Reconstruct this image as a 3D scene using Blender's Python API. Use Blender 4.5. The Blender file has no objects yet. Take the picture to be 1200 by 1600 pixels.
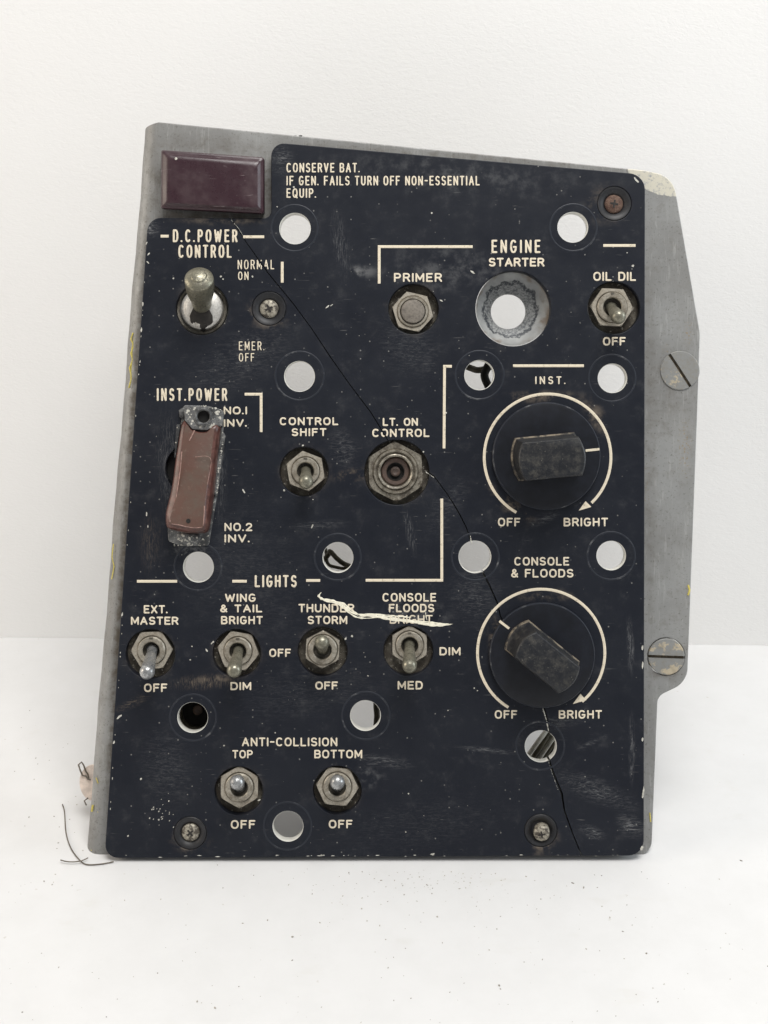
import bpy, bmesh, math, random
from mathutils import Vector, Matrix
random.seed(7)
scene = bpy.context.scene
COL = scene.collection
R = math.radians
MM = 0.001
# ---------------------------------------------------------------- camera, world, lamps, exposure
LEAN = R(19.0)            # the panel leans back by this much; the camera looks square at it
D = 340.0                 # mm, camera to faceplate
PXMM = 5.5556             # photo pixels per mm on the faceplate
FX, FY = 600.0, 690.0     # foot of the camera's axis, in photo pixels
Y0 = (1342 - FY) / PXMM * (D + 3.6) / D

cam_d = bpy.data.cameras.new('camera')
cam = bpy.data.objects.new('camera', cam_d); COL.objects.link(cam)
cam_d.sensor_fit = 'VERTICAL'; cam_d.sensor_height = 36.0; cam_d.sensor_width = 27.0
cam_d.lens = 36.0 * (PXMM * D) / 1600.0
cam_d.shift_y = -(800 - FY) / 1600.0
cam_d.clip_start = 0.01; cam_d.clip_end = 50
cam.location = (0, (Y0 * math.sin(LEAN) - D * math.cos(LEAN)) * MM, (Y0 * math.cos(LEAN) + D * math.sin(LEAN)) * MM)
cam.rotation_euler = (math.pi / 2 - LEAN, 0, 0)
scene.camera = cam

world = bpy.data.worlds.new('World'); scene.world = world; world.use_nodes = True
bg = world.node_tree.nodes['Background']
bg.inputs[0].default_value = (0.96, 0.98, 1.0, 1); bg.inputs[1].default_value = 0.33

def area(name, loc, target, size, power, color):
    l = bpy.data.lights.new(name, 'AREA'); l.shape = 'RECTANGLE'; l.size, l.size_y = size
    l.energy = power; l.color = color
    o = bpy.data.objects.new(name, l); COL.objects.link(o); o.location = loc
    o.rotation_euler = (Vector(target) - Vector(loc)).to_track_quat('-Z', 'Y').to_euler()
    return o
area('ceiling_lamp', (0.12, -0.23, 0.95), (0, 0.05, 0.10), (0.45, 0.40), 8.1, (1.0, 0.985, 0.96))
area('warm_lamp', (-0.95, -0.12, 0.42), (-0.1, 0.1, 0.08), (0.5, 0.5), 4.0, (1.0, 0.88, 0.74))
area('window_light', (1.05, -0.08, 0.42), (0.1, 0.1, 0.08), (0.6, 0.6), 5.6, (0.86, 0.94, 1.0))
scene.view_settings.view_transform = 'Standard'
scene.view_settings.look = 'None'
scene.view_settings.exposure = 0.0
scene.view_settings.gamma = 1.0
scene.view_settings.use_curve_mapping = False
scene.cycles.use_denoising = True
scene.cycles.max_bounces = 8

# ---------------------------------------------------------------- helpers
def at(px, py, z=0.0):
    """photo pixel -> panel-local mm on the plane z (mm in front of the faceplate)"""
    s = (D - z) / D / PXMM
    return Vector(((px - FX) * s, Y0 + (FY - py) * s, z))
def mmr(rpx, z=0.0):
    return rpx / PXMM * (D - z) / D
PANEL_M = Matrix.Rotation(math.pi / 2 - LEAN, 4, 'X')
CAM_L = Vector((0, Y0, D))
def on_table(px, py, h=0.0):
    a = PANEL_M @ CAM_L; b = PANEL_M @ at(px, py, 0)
    t = (h - a.z) / (b.z - a.z)
    return a + (b - a) * t

def link(o, parent=None):
    COL.objects.link(o)
    if parent is not None: o.parent = parent
    return o
def build(name, bm, mats, parent=None, sharp=35, loc=None, label=None, flat=False):
    """bmesh in mm -> one mesh object"""
    bmesh.ops.scale(bm, vec=(MM, MM, MM), verts=bm.verts)
    bm.normal_update()
    for f in bm.faces: f.smooth = not (flat and abs(f.normal.z) > 0.9995)
    for e in bm.edges:
        if len(e.link_faces) == 2 and e.calc_face_angle(0) > R(sharp): e.smooth = False
    me = bpy.data.meshes.new(name); bm.to_mesh(me); bm.free()
    for m in (mats if isinstance(mats, (list, tuple)) else [mats]): me.materials.append(m)
    o = bpy.data.objects.new(name, me); link(o, parent)
    if loc is not None: o.location = Vector(loc) * MM
    if label: o['label'] = label
    return o
def empty(name, parent=None, loc=(0, 0, 0)):
    o = bpy.data.objects.new(name, None); o.empty_display_size = 0.02; link(o, parent)
    o.location = Vector(loc) * MM
    return o

def ring_loft(bm, rings, close_first=False, close_last=False, mi=0):
    vr = [[bm.verts.new(p) for p in r] for r in rings]
    n = len(vr[0])
    for a, b in zip(vr[:-1], vr[1:]):
        for i in range(n):
            j = (i + 1) % n
            f = bm.faces.new((a[i], a[j], b[j], b[i])); f.material_index = mi
    if close_first: bm.faces.new(vr[0][::-1]).material_index = mi
    if close_last: bm.faces.new(vr[-1]).material_index = mi
    return vr
def lathe(bm, prof, M=Matrix.Identity(4), n=40, mi=0):
    """profile of (r, z) from the outside bottom up; r == 0 closes with a cap"""
    rings = []; caps = [False, False]
    for k, (r, z) in enumerate(prof):
        if r < 1e-6:
            caps[0 if k == 0 else 1] = True; continue
        rings.append([M @ Vector((r * math.cos(2 * math.pi * i / n), r * math.sin(2 * math.pi * i / n), z)) for i in range(n)])
    vr = ring_loft(bm, rings, mi=mi)
    for flag, ring, z, in ((caps[0], vr[0], prof[0][1]), (caps[1], vr[-1], prof[-1][1])):
        if flag:
            c = bm.verts.new(M @ Vector((0, 0, z)))
            for i in range(n):
                a, b = ring[i], ring[(i + 1) % n]
                f = bm.faces.new((a, b, c) if ring is vr[-1] else (b, a, c)); f.material_index = mi
def box(bm, c, s, M=Matrix.Identity(4), mi=0):
    r = bmesh.ops.create_cube(bm, size=1.0, matrix=M @ Matrix.Translation(c) @ Matrix.Diagonal((*s, 1)))
    for v in r['verts']:
        for f in v.link_faces: f.material_index = mi
def tube(bm, pts, r, n=8, mi=0, r1=None):
    pts = [Vector(p) for p in pts]
    rings = []; up = Vector((0.13, 0.21, 1)).normalized()
    for i, p in enumerate(pts):
        t = (pts[min(i + 1, len(pts) - 1)] - pts[max(i - 1, 0)]).normalized()
        a = t.cross(up)
        if a.length < 1e-3: a = t.cross(Vector((1, 0, 0)))
        a.normalize(); b = t.cross(a)
        rr = r if r1 is None else r + (r1 - r) * i / (len(pts) - 1)
        rings.append([p + (a * math.cos(2 * math.pi * k / n) + b * math.sin(2 * math.pi * k / n)) * rr for k in range(n)])
    ring_loft(bm, rings, True, True, mi)
def smooth_path(pts, sub=6):
    P = [Vector(p) for p in pts]; out = []
    for i in range(len(P) - 1):
        p0, p1, p2, p3 = P[max(i - 1, 0)], P[i], P[i + 1], P[min(i + 2, len(P) - 1)]
        for k in range(sub):
            t = k / sub
            out.append(0.5 * ((2 * p1) + (p2 - p0) * t + (2 * p0 - 5 * p1 + 4 * p2 - p3) * t * t + (3 * p1 - p0 - 3 * p2 + p3) * t ** 3))
    out.append(P[-1]); return out
def rounded(pts, sub=7):
    """polygon of (x, y, radius) -> outline"""
    out = []; n = len(pts)
    for i in range(n):
        p = Vector(pts[i][:2]); r = pts[i][2]
        a = Vector(pts[i - 1][:2]); b = Vector(pts[(i + 1) % n][:2])
        if r <= 0: out.append(p); continue
        u = (a - p).normalized(); v = (b - p).normalized()
        ang = math.acos(max(-1, min(1, u.dot(v)))); d = min(r / math.tan(ang / 2), 0.49 * min((a - p).length, (b - p).length) * 2)
        rr = d * math.tan(ang / 2); c = p + (u + v).normalized() * (rr / math.sin(ang / 2))
        s = p + u * d - c; e = p + v * d - c
        a0 = math.atan2(s.y, s.x); da = math.atan2(e.y, e.x) - a0
        while da > math.pi: da -= 2 * math.pi
        while da < -math.pi: da += 2 * math.pi
        for k in range(sub + 1):
            t = a0 + da * k / sub; out.append(c + Vector((math.cos(t), math.sin(t))) * rr)
    return out
def circle(c, r, n=56):
    return [Vector((c[0] + r * math.cos(2 * math.pi * i / n), c[1] + r * math.sin(2 * math.pi * i / n))) for i in range(n)]
def sheet(loops, z0, z1, bev):
    """outline with holes (mm) -> solid sheet between z0 and z1 with rounded rims, as a bmesh"""
    cu = bpy.data.curves.new('outline', 'CURVE'); cu.dimensions = '2D'; cu.fill_mode = 'BOTH'
    cu.extrude = (z1 - z0) / 2 - bev; cu.bevel_depth = bev; cu.bevel_resolution = 2; cu.offset = -bev
    for L in loops:
        s = cu.splines.new('POLY'); s.points.add(len(L) - 1); s.use_cyclic_u = True
        for p, q in zip(s.points, L): p.co = (q[0], q[1], 0, 1)
    o = bpy.data.objects.new('outline', cu); COL.objects.link(o)
    dg = bpy.context.evaluated_depsgraph_get(); dg.update()
    me = bpy.data.meshes.new_from_object(o.evaluated_get(dg))
    bm = bmesh.new(); bm.from_mesh(me)
    bmesh.ops.translate(bm, vec=(0, 0, (z0 + z1) / 2), verts=bm.verts)
    bmesh.ops.remove_doubles(bm, verts=bm.verts, dist=1e-4)
    bpy.data.objects.remove(o); bpy.data.curves.remove(cu); bpy.data.meshes.remove(me)
    bmesh.ops.recalc_face_normals(bm, faces=bm.faces)
    return bm

# ---------------------------------------------------------------- materials
class NT:
    def __init__(s, name):
        s.m = bpy.data.materials.new(name); s.m.use_nodes = True
        s.t = s.m.node_tree; s.b = s.t.nodes['Principled BSDF']
        s.tc = s.t.nodes.new('ShaderNodeTexCoord')
    def n(s, kind, **kw):
        o = s.t.nodes.new(kind)
        for k, v in kw.items(): setattr(o, k, v)
        return o
    def l(s, a, b): s.t.links.new(a, b)
    def val(s, sock, v):
        if hasattr(v, 'links'): s.l(v, sock)
        else: sock.default_value = v
    def coords(s, scale=(1, 1, 1), rot=(0, 0, 0), rand=False):
        v = s.tc.outputs['Object']
        if rand:
            oi = s.n('ShaderNodeObjectInfo'); ad = s.n('ShaderNodeVectorMath', operation='ADD')
            s.l(v, ad.inputs[0]); s.l(oi.outputs['Random'], ad.inputs[1]); v = ad.outputs[0]
        mp = s.n('ShaderNodeMapping'); s.l(v, mp.inputs[0])
        mp.inputs['Scale'].default_value = scale; mp.inputs['Rotation'].default_value = rot
        return mp.outputs[0]
    def noise(s, vec, scale, detail=4, rough=0.6, dist=0.0):
        o = s.n('ShaderNodeTexNoise'); s.l(vec, o.inputs['Vector'])
        o.inputs['Scale'].default_value = scale; o.inputs['Detail'].default_value = detail
        o.inputs['Roughness'].default_value = rough; o.inputs['Distortion'].default_value = dist
        return o.outputs[0]
    def ramp(s, v, a, b, lo=0.0, hi=1.0, smooth=True):
        o = s.n('ShaderNodeMapRange'); o.interpolation_type = 'SMOOTHSTEP' if smooth else 'LINEAR'
        s.val(o.inputs[0], v); o.inputs[1].default_value = a; o.inputs[2].default_value = b
        o.inputs[3].default_value = lo; o.inputs[4].default_value = hi
        return o.outputs[0]
    def math(s, op, a, b=0.0):
        o = s.n('ShaderNodeMath', operation=op); s.val(o.inputs[0], a); s.val(o.inputs[1], b); return o.outputs[0]
    def mix(s, f, a, b):
        o = s.n('ShaderNodeMix', data_type='RGBA'); s.val(o.inputs[0], f)
        for sock, v in ((o.inputs[6], a), (o.inputs[7], b)):
            if hasattr(v, 'links'): s.l(v, sock)
            else: sock.default_value = (*v, 1)
        return o.outputs[2]
    def bump(s, h, strength, dist):
        o = s.n('ShaderNodeBump'); s.l(h, o.inputs['Height'])
        o.inputs['Strength'].default_value = strength; o.inputs['Distance'].default_value = dist
        s.l(o.outputs[0], s.b.inputs['Normal'])
    def out(s, color, rough, metal=0.0, spec=0.5):
        c = s.b.inputs['Base Color']
        if hasattr(color, 'links'): s.l(color, c)
        else: c.default_value = (*color, 1)
        s.val(s.b.inputs['Roughness'], rough); s.val(s.b.inputs['Metallic'], metal)
        s.b.inputs['Specular IOR Level'].default_value = spec
        return s.m
    def blob(s, px, py, rx, ry, ang=0.0, z=0.0, inner=0.0):
        """soft elliptical area round a place on the panel (a worn, dirty or painted-shade patch)"""
        p = at(px, py, z) * MM
        mp = s.n('ShaderNodeMapping', vector_type='TEXTURE'); s.l(s.tc.outputs['Object'], mp.inputs[0])
        mp.inputs['Location'].default_value = (p.x, p.y, 0); mp.inputs['Rotation'].default_value = (0, 0, R(ang))
        mp.inputs['Scale'].default_value = (rx / PXMM * MM, ry / PXMM * MM, 1.0)
        ln = s.n('ShaderNodeVectorMath', operation='LENGTH'); s.l(mp.outputs[0], ln.inputs[0])
        return s.ramp(ln.outputs['Value'], 1.0, inner)

def worn_metal(name, base, dirt, metal, rough, scale=420, amount=(0.45, 0.7), speck=0.0, spec=0.5, bump=0.25):
    t = NT(name); v = t.coords(rand=True)
    n1 = t.noise(v, scale, 6, 0.68); n2 = t.noise(v, scale * 4.2, 3, 0.7)
    f = t.ramp(n1, *amount)
    c = t.mix(f, base, dirt)
    c = t.mix(t.ramp(n2, 0.40, 0.75, 0.0, 0.45), c, tuple(x * 0.45 for x in dirt))
    if speck: c = t.mix(t.ramp(n2, 0.40, 0.32, 0.0, speck), c, (0.72, 0.68, 0.58))
    t.bump(n2, bump, 0.00012)
    return t.out(c, t.ramp(n1, 0.3, 0.8, rough - 0.08, rough + 0.18), t.ramp(f, 0, 1, metal, metal * 0.35), spec)

def plate_mat():
    t = NT('black_lightplate'); v = t.coords()
    big = t.noise(v, 28, 5, 0.62); fine = t.noise(v, 900, 3, 0.7); mid = t.noise(v, 190, 6, 0.72)
    c = t.mix(t.ramp(big, 0.3, 0.75), (0.0078, 0.0096, 0.0155), (0.0128, 0.0150, 0.0212))
    c = t.mix(t.ramp(mid, 0.52, 0.80, 0, 0.28), c, (0.085, 0.085, 0.088))
    # hairline scratches in three directions
    hair = None
    for rot, sc, lo in ((20, (1, 16, 1), 0.70), (-48, (1, 22, 1), 0.71), (84, (1, 20, 1), 0.72)):
        h = t.ramp(t.noise(t.coords(sc, (0, 0, R(rot))), 150, 2, 0.5, 0.4), lo, lo + 0.07, 0, 0.55)
        hair = h if hair is None else t.math('MAXIMUM', hair, h)
    patchy = t.ramp(t.noise(v, 60, 4, 0.6), 0.47, 0.65)
    c = t.mix(t.math('MULTIPLY', hair, patchy), c, (0.24, 0.235, 0.225))
    # dust specks
    vo = t.n('ShaderNodeTexVoronoi'); t.l(v, vo.inputs['Vector']); vo.inputs['Scale'].default_value = 760
    sp = t.ramp(vo.outputs['Distance'], 0.20, 0.10); sc_ = t.n('ShaderNodeSeparateColor'); t.l(vo.outputs['Color'], sc_.inputs[0])
    sp = t.math('MULTIPLY', sp, t.ramp(sc_.outputs[0], 0.84, 0.97)); 
    c = t.mix(t.math('MULTIPLY', sp, 0.42), c, (0.40, 0.39, 0.36))
    # scuffed and dusty places
    streak_h = t.noise(t.coords((1, 9, 1), (0, 0, R(9))), 330, 6, 0.8, 1.2); streak_v = t.noise(t.coords((9, 1, 1), (0, 0, R(-7))), 330, 6, 0.8, 1.2)
    streak_d = t.noise(t.coords((1, 5, 1), (0, 0, R(24))), 360, 7, 0.82, 1.4)
    tone = {'h': t.ramp(streak_h, 0.46, 0.66), 'v': t.ramp(streak_v, 0.47, 0.66), 'd': t.ramp(streak_d, 0.47, 0.66), 'b': t.ramp(mid, 0.44, 0.64)}
    grey = (0.30, 0.30, 0.30); tan = (0.22, 0.175, 0.13)
    for px, py, rx, ry, ang, kind, k, col in SCUFFS:
        f = t.math('MULTIPLY', t.blob(px, py, rx, ry, ang), tone[kind])
        c = t.mix(t.math('MULTIPLY', f, k), c, tan if col == 't' else grey)
    t.bump(t.math('ADD', t.math('MULTIPLY', fine, 0.5), mid), 0.10, 0.0001)
    return t.out(c, t.ramp(mid, 0.3, 0.75, 0.42, 0.62), 0.0, 0.22)
SCUFFS = [(x, y, r + 13, r + 12, 0, 'b', k, 't') for x, y, r, k in ((235, 1022, 39, .5), (370, 1021, 38, .6), (504, 1018, 39, .45), (638, 1017, 39, .35), (475, 737, 38, .5), (620, 738, 51, .5), (646, 483, 40, .5), (802, 482, 59, .3), (316, 482, 41, .4), (373, 1236, 38, .45), (527, 1235, 38, .4))] + [  # photo x, y, radii, angle, streak kind, strength, tone
    (552, 742, 46, 13, 8, 'b', .8, 't'), (535, 700, 30, 45, 20, 'd', .35, 'g'), (318, 1066, 70, 16, 4, 'v', .95, 't'), (335, 1062, 40, 10, 0, 'b', .8, 't'), (208, 1098, 38, 10, 25, 'd', .7, 't'),
    (532, 380, 18, 70, 8, 'v', .35, 'g'), (560, 424, 42, 14, 0, 'b', .40, 'g'), (930, 1235, 95, 26, -22, 'd', .42, 'g'), (985, 1290, 34, 22, -35, 'h', .6, 'g'),
    (760, 1172, 62, 6, -6, 'h', .6, 'g'), (985, 1010, 8, 60, 2, 'v', .6, 'g'), (987, 1170, 7, 70, 0, 'v', .6, 'g'), (925, 1160, 34, 5, 25, 'h', .45, 'g'),
    (925, 1300, 30, 14, -25, 'd', .5, 'g'), (297, 1306, 42, 36, 0, 'b', .95, 't'), (845, 1312, 36, 32, 0, 'b', .9, 't'), (418, 488, 42, 36, 0, 'b', .9, 't'), (950, 320, 46, 42, 0, 'b', .42, 't'),
    (235, 355, 20, 20, 0, 'd', .7, 'g'), (350, 345, 90, 10, 0, 'b', .5, 't'), (440, 250, 26, 34, 0, 'd', .45, 'g'), (270, 740, 32, 130, 5, 'v', .45, 'g'), (345, 740, 14, 110, 0, 'v', .35, 'g'),
    (300, 862, 50, 14, 0, 'b', .6, 'g'), (235, 850, 26, 60, 0, 'v', .35, 't'), (260, 1200, 60, 90, 10, 'd', .20, 'g'), (600, 1190, 60, 14, -8, 'h', .45, 'g'), (570, 1215, 40, 25, 0, 'b', .30, 'g'),
    (740, 930, 60, 60, 60, 'd', .28, 'g'), (650, 960, 70, 34, 0, 'b', .28, 'g'), (500, 820, 60, 10, 4, 'h', .30, 'g'), (640, 830, 10, 45, 12, 'v', .45, 'g'), (845, 620, 90, 14, 0, 'b', .6, 't'),
    (800, 790, 60, 20, -35, 'b', .7, 't'), (930, 650, 20, 40, 30, 'b', .6, 't'), (775, 1000, 18, 50, 0, 'b', .7, 't'), (850, 930, 80, 14, 0, 'b', .45, 't'), (850, 810, 40, 12, 25, 'd', .35, 'g'),
    (700, 420, 150, 50, 0, 'b', .16, 'g'), (380, 900, 150, 200, 30, 'd', .10, 'g'), (650, 1290, 200, 60, 8, 'd', .10, 'g'), (480, 1080, 180, 60, 10, 'd', .12, 'g'), (870, 1130, 60, 18, 10, 'd', .25, 'g'),
    (700, 790, 70, 30, 60, 'd', .22, 'g'), (720, 270, 260, 50, -4, 'b', .12, 'g'), (380, 560, 130, 60, 30, 'd', .22, 'g'), (640, 540, 60, 80, 40, 'd', .20, 'g'), (655, 1385, 250, 60, 0, 'b', .12, 'g')]

def chassis_mat():
    t = NT('grey_chassis_paint'); v = t.coords()
    big = t.noise(v, 40, 5, 0.65); mid = t.noise(v, 260, 6, 0.7); fine = t.noise(v, 1400, 3, 0.7)
    c = t.mix(t.ramp(big, 0.35, 0.7), (0.210, 0.208, 0.200), (0.272, 0.273, 0.266))
    c = t.mix(t.ramp(mid, 0.50, 0.78, 0, 0.55), c, (0.13, 0.118, 0.10))
    c = t.mix(t.ramp(fine, 0.57, 0.70, 0, 0.7), c, (0.085, 0.078, 0.066))
    st = t.noise(t.coords((10, 1, 1)), 120, 4, 0.7, 0.4)
    c = t.mix(t.ramp(st, 0.54, 0.70, 0, 0.45), c, (0.38, 0.38, 0.365))
    # grime round the red lens; beside the lightplate, grime and painted shade
    for px, py, rx, ry, ang, k in ((332, 345, 120, 26, 0, .75), (420, 290, 22, 70, 0, .7), (330, 225, 120, 22, -4, .35), (245, 290, 14, 80, 0, .6), (700, 245, 330, 12, -4.6, .5),
                                   (206, 700, 13, 520, -3.8, .9), (184, 1040, 14, 330, -3.8, .95), (1016, 700, 14, 420, 0, .35), (1040, 640, 30, 60, 0, .4), (1041, 1050, 44, 20, 0, .5)):
        f = t.math('MULTIPLY', t.blob(px, py, rx, ry, ang, -3.6, 0.2), t.ramp(mid, 0.38, 0.62, 0.25, 1.0))
        c = t.mix(t.math('MULTIPLY', f, k), c, (0.085, 0.070, 0.052))
    # paint gone at the upper right corner
    edge = t.math('ADD', t.blob(1040, 268, 66, 40, -16, -3.6, 0.86), t.ramp(mid, 0.3, 0.7, -0.35, 0.35))
    bare = t.mix(t.ramp(t.noise(v, 800, 6, 0.8), 0.50, 0.66), (0.56, 0.53, 0.44), (0.25, 0.26, 0.28))
    c = t.mix(t.ramp(edge, 0.42, 0.52), c, bare)
    for px, py, rx, ry in ((1076, 520, 10, 30), (1040, 545, 8, 10), (1070, 700, 16, 70), (1000, 760, 20, 60)):
        f = t.math('MULTIPLY', t.blob(px, py, rx, ry, 0, -3.6), t.ramp(fine, 0.55, 0.62))
        c = t.mix(f, c, (0.26, 0.19, 0.11))
    t.bump(t.math('ADD', fine, t.math('MULTIPLY', mid, 2.0)), 0.18, 0.0001)
    return t.out(c, t.ramp(mid, 0.3, 0.8, 0.40, 0.65), 0.12, 0.45)

def simple(name, col, rough, metal=0.0, spec=0.5, var=0.25, scale=350, bump=0.0):
    t = NT(name); v = t.coords(rand=True); n = t.noise(v, scale, 5, 0.65)
    c = t.mix(t.ramp(n, 0.3, 0.75), tuple(x * (1 - var) for x in col), tuple(min(1, x * (1 + var)) for x in col))
    if bump: t.bump(n, bump, 0.0002)
    return t.out(c, rough, metal, spec)

M = {}
M['plate'] = plate_mat(); M['chassis'] = chassis_mat()
t = NT('engraved_fill'); v = t.coords(); n = t.noise(v, 900, 4, 0.7)
M['letter'] = t.out(t.mix(t.ramp(n, 0.52, 0.72, 0, 0.75), (0.70, 0.62, 0.485), (0.32, 0.265, 0.19)), 0.7, 0, 0.2)
M['chip'] = simple('bare_chip', (0.50, 0.485, 0.43), 0.7, var=0.3, scale=1500)
M['acrylic'] = simple('plate_core', (0.62, 0.61, 0.56), 0.4, var=0.1)
M['crackwall'] = simple('crack_dark', (0.012, 0.010, 0.008), 0.8)
M['nut'] = worn_metal('dull_nickel', (0.46, 0.42, 0.35), (0.25, 0.215, 0.165), 0.45, 0.46, amount=(0.42, 0.72))
M['bushing'] = worn_metal('bushing_nickel', (0.42, 0.385, 0.32), (0.17, 0.145, 0.11), 0.5, 0.42, amount=(0.40, 0.68))
M['lever'] = worn_metal('lever_steel', (0.33, 0.32, 0.28), (0.15, 0.14, 0.115), 0.75, 0.38, amount=(0.40, 0.70))
M['lever_bright'] = worn_metal('lever_zinc', (0.46, 0.465, 0.465), (0.15, 0.15, 0.15), 0.75, 0.30, amount=(0.42, 0.64), scale=600)
M['lever_brass'] = worn_metal('lever_tarnished', (0.27, 0.257, 0.20), (0.105, 0.098, 0.072), 0.6, 0.34, amount=(0.40, 0.66), scale=600)
M['grime'] = worn_metal('recess_grime', (0.055, 0.044, 0.033), (0.21, 0.19, 0.15), 0.1, 0.7, scale=260, amount=(0.42, 0.72), speck=0.6, bump=.5)
M['dark_grime'] = simple('dark_grime', (0.022, 0.018, 0.015), 0.7, var=.5, scale=500, bump=.5)
M['bore'] = simple('greasy_bore', (0.085, 0.075, 0.058), 0.6, var=.5, scale=700)
M['cavity'] = simple('dark_cavity', (0.010, 0.009, 0.008), 0.8)
M['dome'] = worn_metal('silver_dome', (0.62, 0.60, 0.56), (0.36, 0.33, 0.28), 0.5, 0.42, amount=(0.5, 0.75))
M['screw'] = worn_metal('dirty_screw', (0.42, 0.385, 0.31), (0.07, 0.058, 0.045), 0.35, 0.5, amount=(0.42, 0.58), scale=950, bump=.6)
M['rust'] = worn_metal('rusty_screw', (0.135, 0.080, 0.056), (0.07, 0.035, 0.025), 0.1, 0.8, amount=(0.42, 0.62), scale=900, speck=0.25)
M['cup'] = simple('black_washer', (0.011, 0.011, 0.013), 0.5, var=0.4, scale=600)
t = NT('scuff_and_edge_glint'); v = t.coords(); a = t.noise(v, 170, 5, 0.7)
M['ring'] = t.out(t.mix(t.ramp(a, .54, .76), (.014, .017, .025), (.16, .16, .16)), .45, 0, .35)
M['knob'] = simple('black_knob', (0.0068, 0.0080, 0.0125), 0.36, var=0.35, scale=250, spec=0.36)
t = NT('dusty_grip_foot'); v = t.coords(rand=True); a = t.noise(v, 260, 5, .7)
M['foot'] = t.out(t.mix(t.ramp(a, .42, .62), (.016, .016, .017), (.20, .165, .12)), .6, 0, .3)
t = NT('worn_grip'); v = t.coords(rand=True); a = t.noise(v, 430, 7, 0.8); b = t.noise(v, 1500, 3, 0.7)
c = t.mix(t.ramp(a, 0.44, 0.72), (0.010, 0.011, 0.014), (0.048, 0.045, 0.039))
c = t.mix(t.ramp(b, 0.62, 0.76, 0, 0.6), c, (0.22, 0.205, 0.17)); t.bump(a, 0.35, 0.00015)
M['grip'] = t.out(c, t.ramp(a, 0.35, 0.7, 0.36, 0.62), 0, 0.42)
M['fastener'] = worn_metal('painted_fastener', (0.225, 0.226, 0.218), (0.42, 0.36, 0.26), 0.1, 0.5, scale=190, amount=(0.55, 0.60))
M['dirt_slot'] = simple('slot_dirt', (0.15, 0.118, 0.08), 0.85, var=0.5, scale=1200)
t = NT('maroon_lens'); v = t.coords(rand=True); a = t.noise(v, 120, 6, 0.7); h = t.noise(t.coords((1, 9, 1), (0, 0, R(55))), 260, 3, 0.6, 0.8)
c = t.mix(t.ramp(a, 0.40, 0.72, 0, 0.6), (0.032, 0.0125, 0.018), (0.062, 0.036, 0.040)); c = t.mix(t.ramp(h, 0.66, 0.74, 0, 0.5), c, (0.30, 0.25, 0.25))
t.bump(a, 0.1, 0.0003); M['lens'] = t.out(c, t.ramp(a, 0.3, 0.7, 0.24, 0.45), 0, 0.5)
t = NT('red_guard_plastic'); v = t.coords(rand=True); a = t.noise(v, 140, 6, 0.72); b = t.noise(v, 800, 4, 0.7)
c = t.mix(t.ramp(a, 0.35, 0.68), (0.100, 0.050, 0.037), (0.095, 0.068, 0.052)); c = t.mix(t.ramp(b, 0.55, 0.75, 0, 0.5), c, (0.18, 0.135, 0.11))
h = t.noise(t.coords((1, 11, 1), (0, 0, R(60)), True), 200, 3, 0.6, 0.8); c = t.mix(t.ramp(h, 0.64, 0.72, 0, 0.5), c, (0.07, 0.04, 0.035))
t.bump(b, 0.12, 0.0002); M['guard'] = t.out(c, 0.42, 0, 0.5)
M['guard_rim'] = simple('red_guard_edge', (0.088, 0.036, 0.028), 0.34, var=0.45, scale=420)
M['bracket'] = worn_metal('corroded_bracket', (0.19, 0.192, 0.19), (0.035, 0.036, 0.038), 0.2, 0.5, scale=230, amount=(0.40, 0.60), speck=0.95, bump=.6)
M['brown'] = worn_metal('brown_insulator', (0.105, 0.066, 0.050), (0.060, 0.042, 0.034), 0.0, 0.55, amount=(0.4, 0.7))
M['socket'] = worn_metal('socket_nickel', (0.36, 0.33, 0.27), (0.10, 0.085, 0.065), 0.55, 0.38, amount=(0.38, 0.62), scale=500, speck=0.3)
M['wire'] = simple('olive_wire', (0.055, 0.047, 0.026), 0.6, var=0.35)
M['wire_pale'] = simple('pale_wire', (0.46, 0.44, 0.38), 0.55, var=0.2)
M['strand'] = simple('steel_strand', (0.14, 0.12, 0.095), 0.5, metal=0.3)
M['tab'] = simple('pink_tab', (0.72, 0.61, 0.53), 0.5, var=0.2, scale=400)
M['smear'] = simple('cream_paint', (0.80, 0.76, 0.62), 0.6, var=0.12, scale=900)
M['yellow'] = simple('yellow_crayon', (0.55, 0.46, 0.10), 0.7, var=0.25, scale=1600)
M['crumb'] = simple('crumbs', (0.30, 0.275, 0.235), 0.9, var=0.5, scale=40)

# wall and table materials
t = NT('white_textured_backdrop'); v = t.coords((1, 1, 2.1))
a = t.noise(v, 430, 3, 0.55, 0.9); b = t.noise(v, 900, 2, 0.5)
t.bump(t.math('ADD', a, t.math('MULTIPLY', b, 0.35)), 0.11, 0.0008)
c = t.mix(t.ramp(t.noise(t.coords(), 9, 3, 0.5), 0.3, 0.7), (0.795, 0.787, 0.772), (0.825, 0.817, 0.805))
M['wall'] = t.out(c, 0.6, 0, 0.3)
t = NT('white_table_top'); v = t.coords(); a = t.noise(v, 60, 6, 0.7); b = t.noise(v, 420, 4, 0.7)
c = t.mix(t.ramp(a, 0.3, 0.75), (0.645, 0.642, 0.64), (0.615, 0.612, 0.608))
sp = t.ramp(t.noise(v, 330, 2, 0.5), 0.735, 0.78); c = t.mix(t.math('MULTIPLY', sp, 0.5), c, (0.45, 0.42, 0.37))
sm = t.math('MULTIPLY', t.ramp(t.noise(t.coords((1, 2.2, 1), (0, 0, R(18))), 42, 4, 0.6), 0.60, 0.72), 0.16); c = t.mix(sm, c, (0.52, 0.50, 0.45))
t.bump(b, 0.03, 0.0003); M['table'] = t.out(c, 0.42, 0, 0.4)

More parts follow.
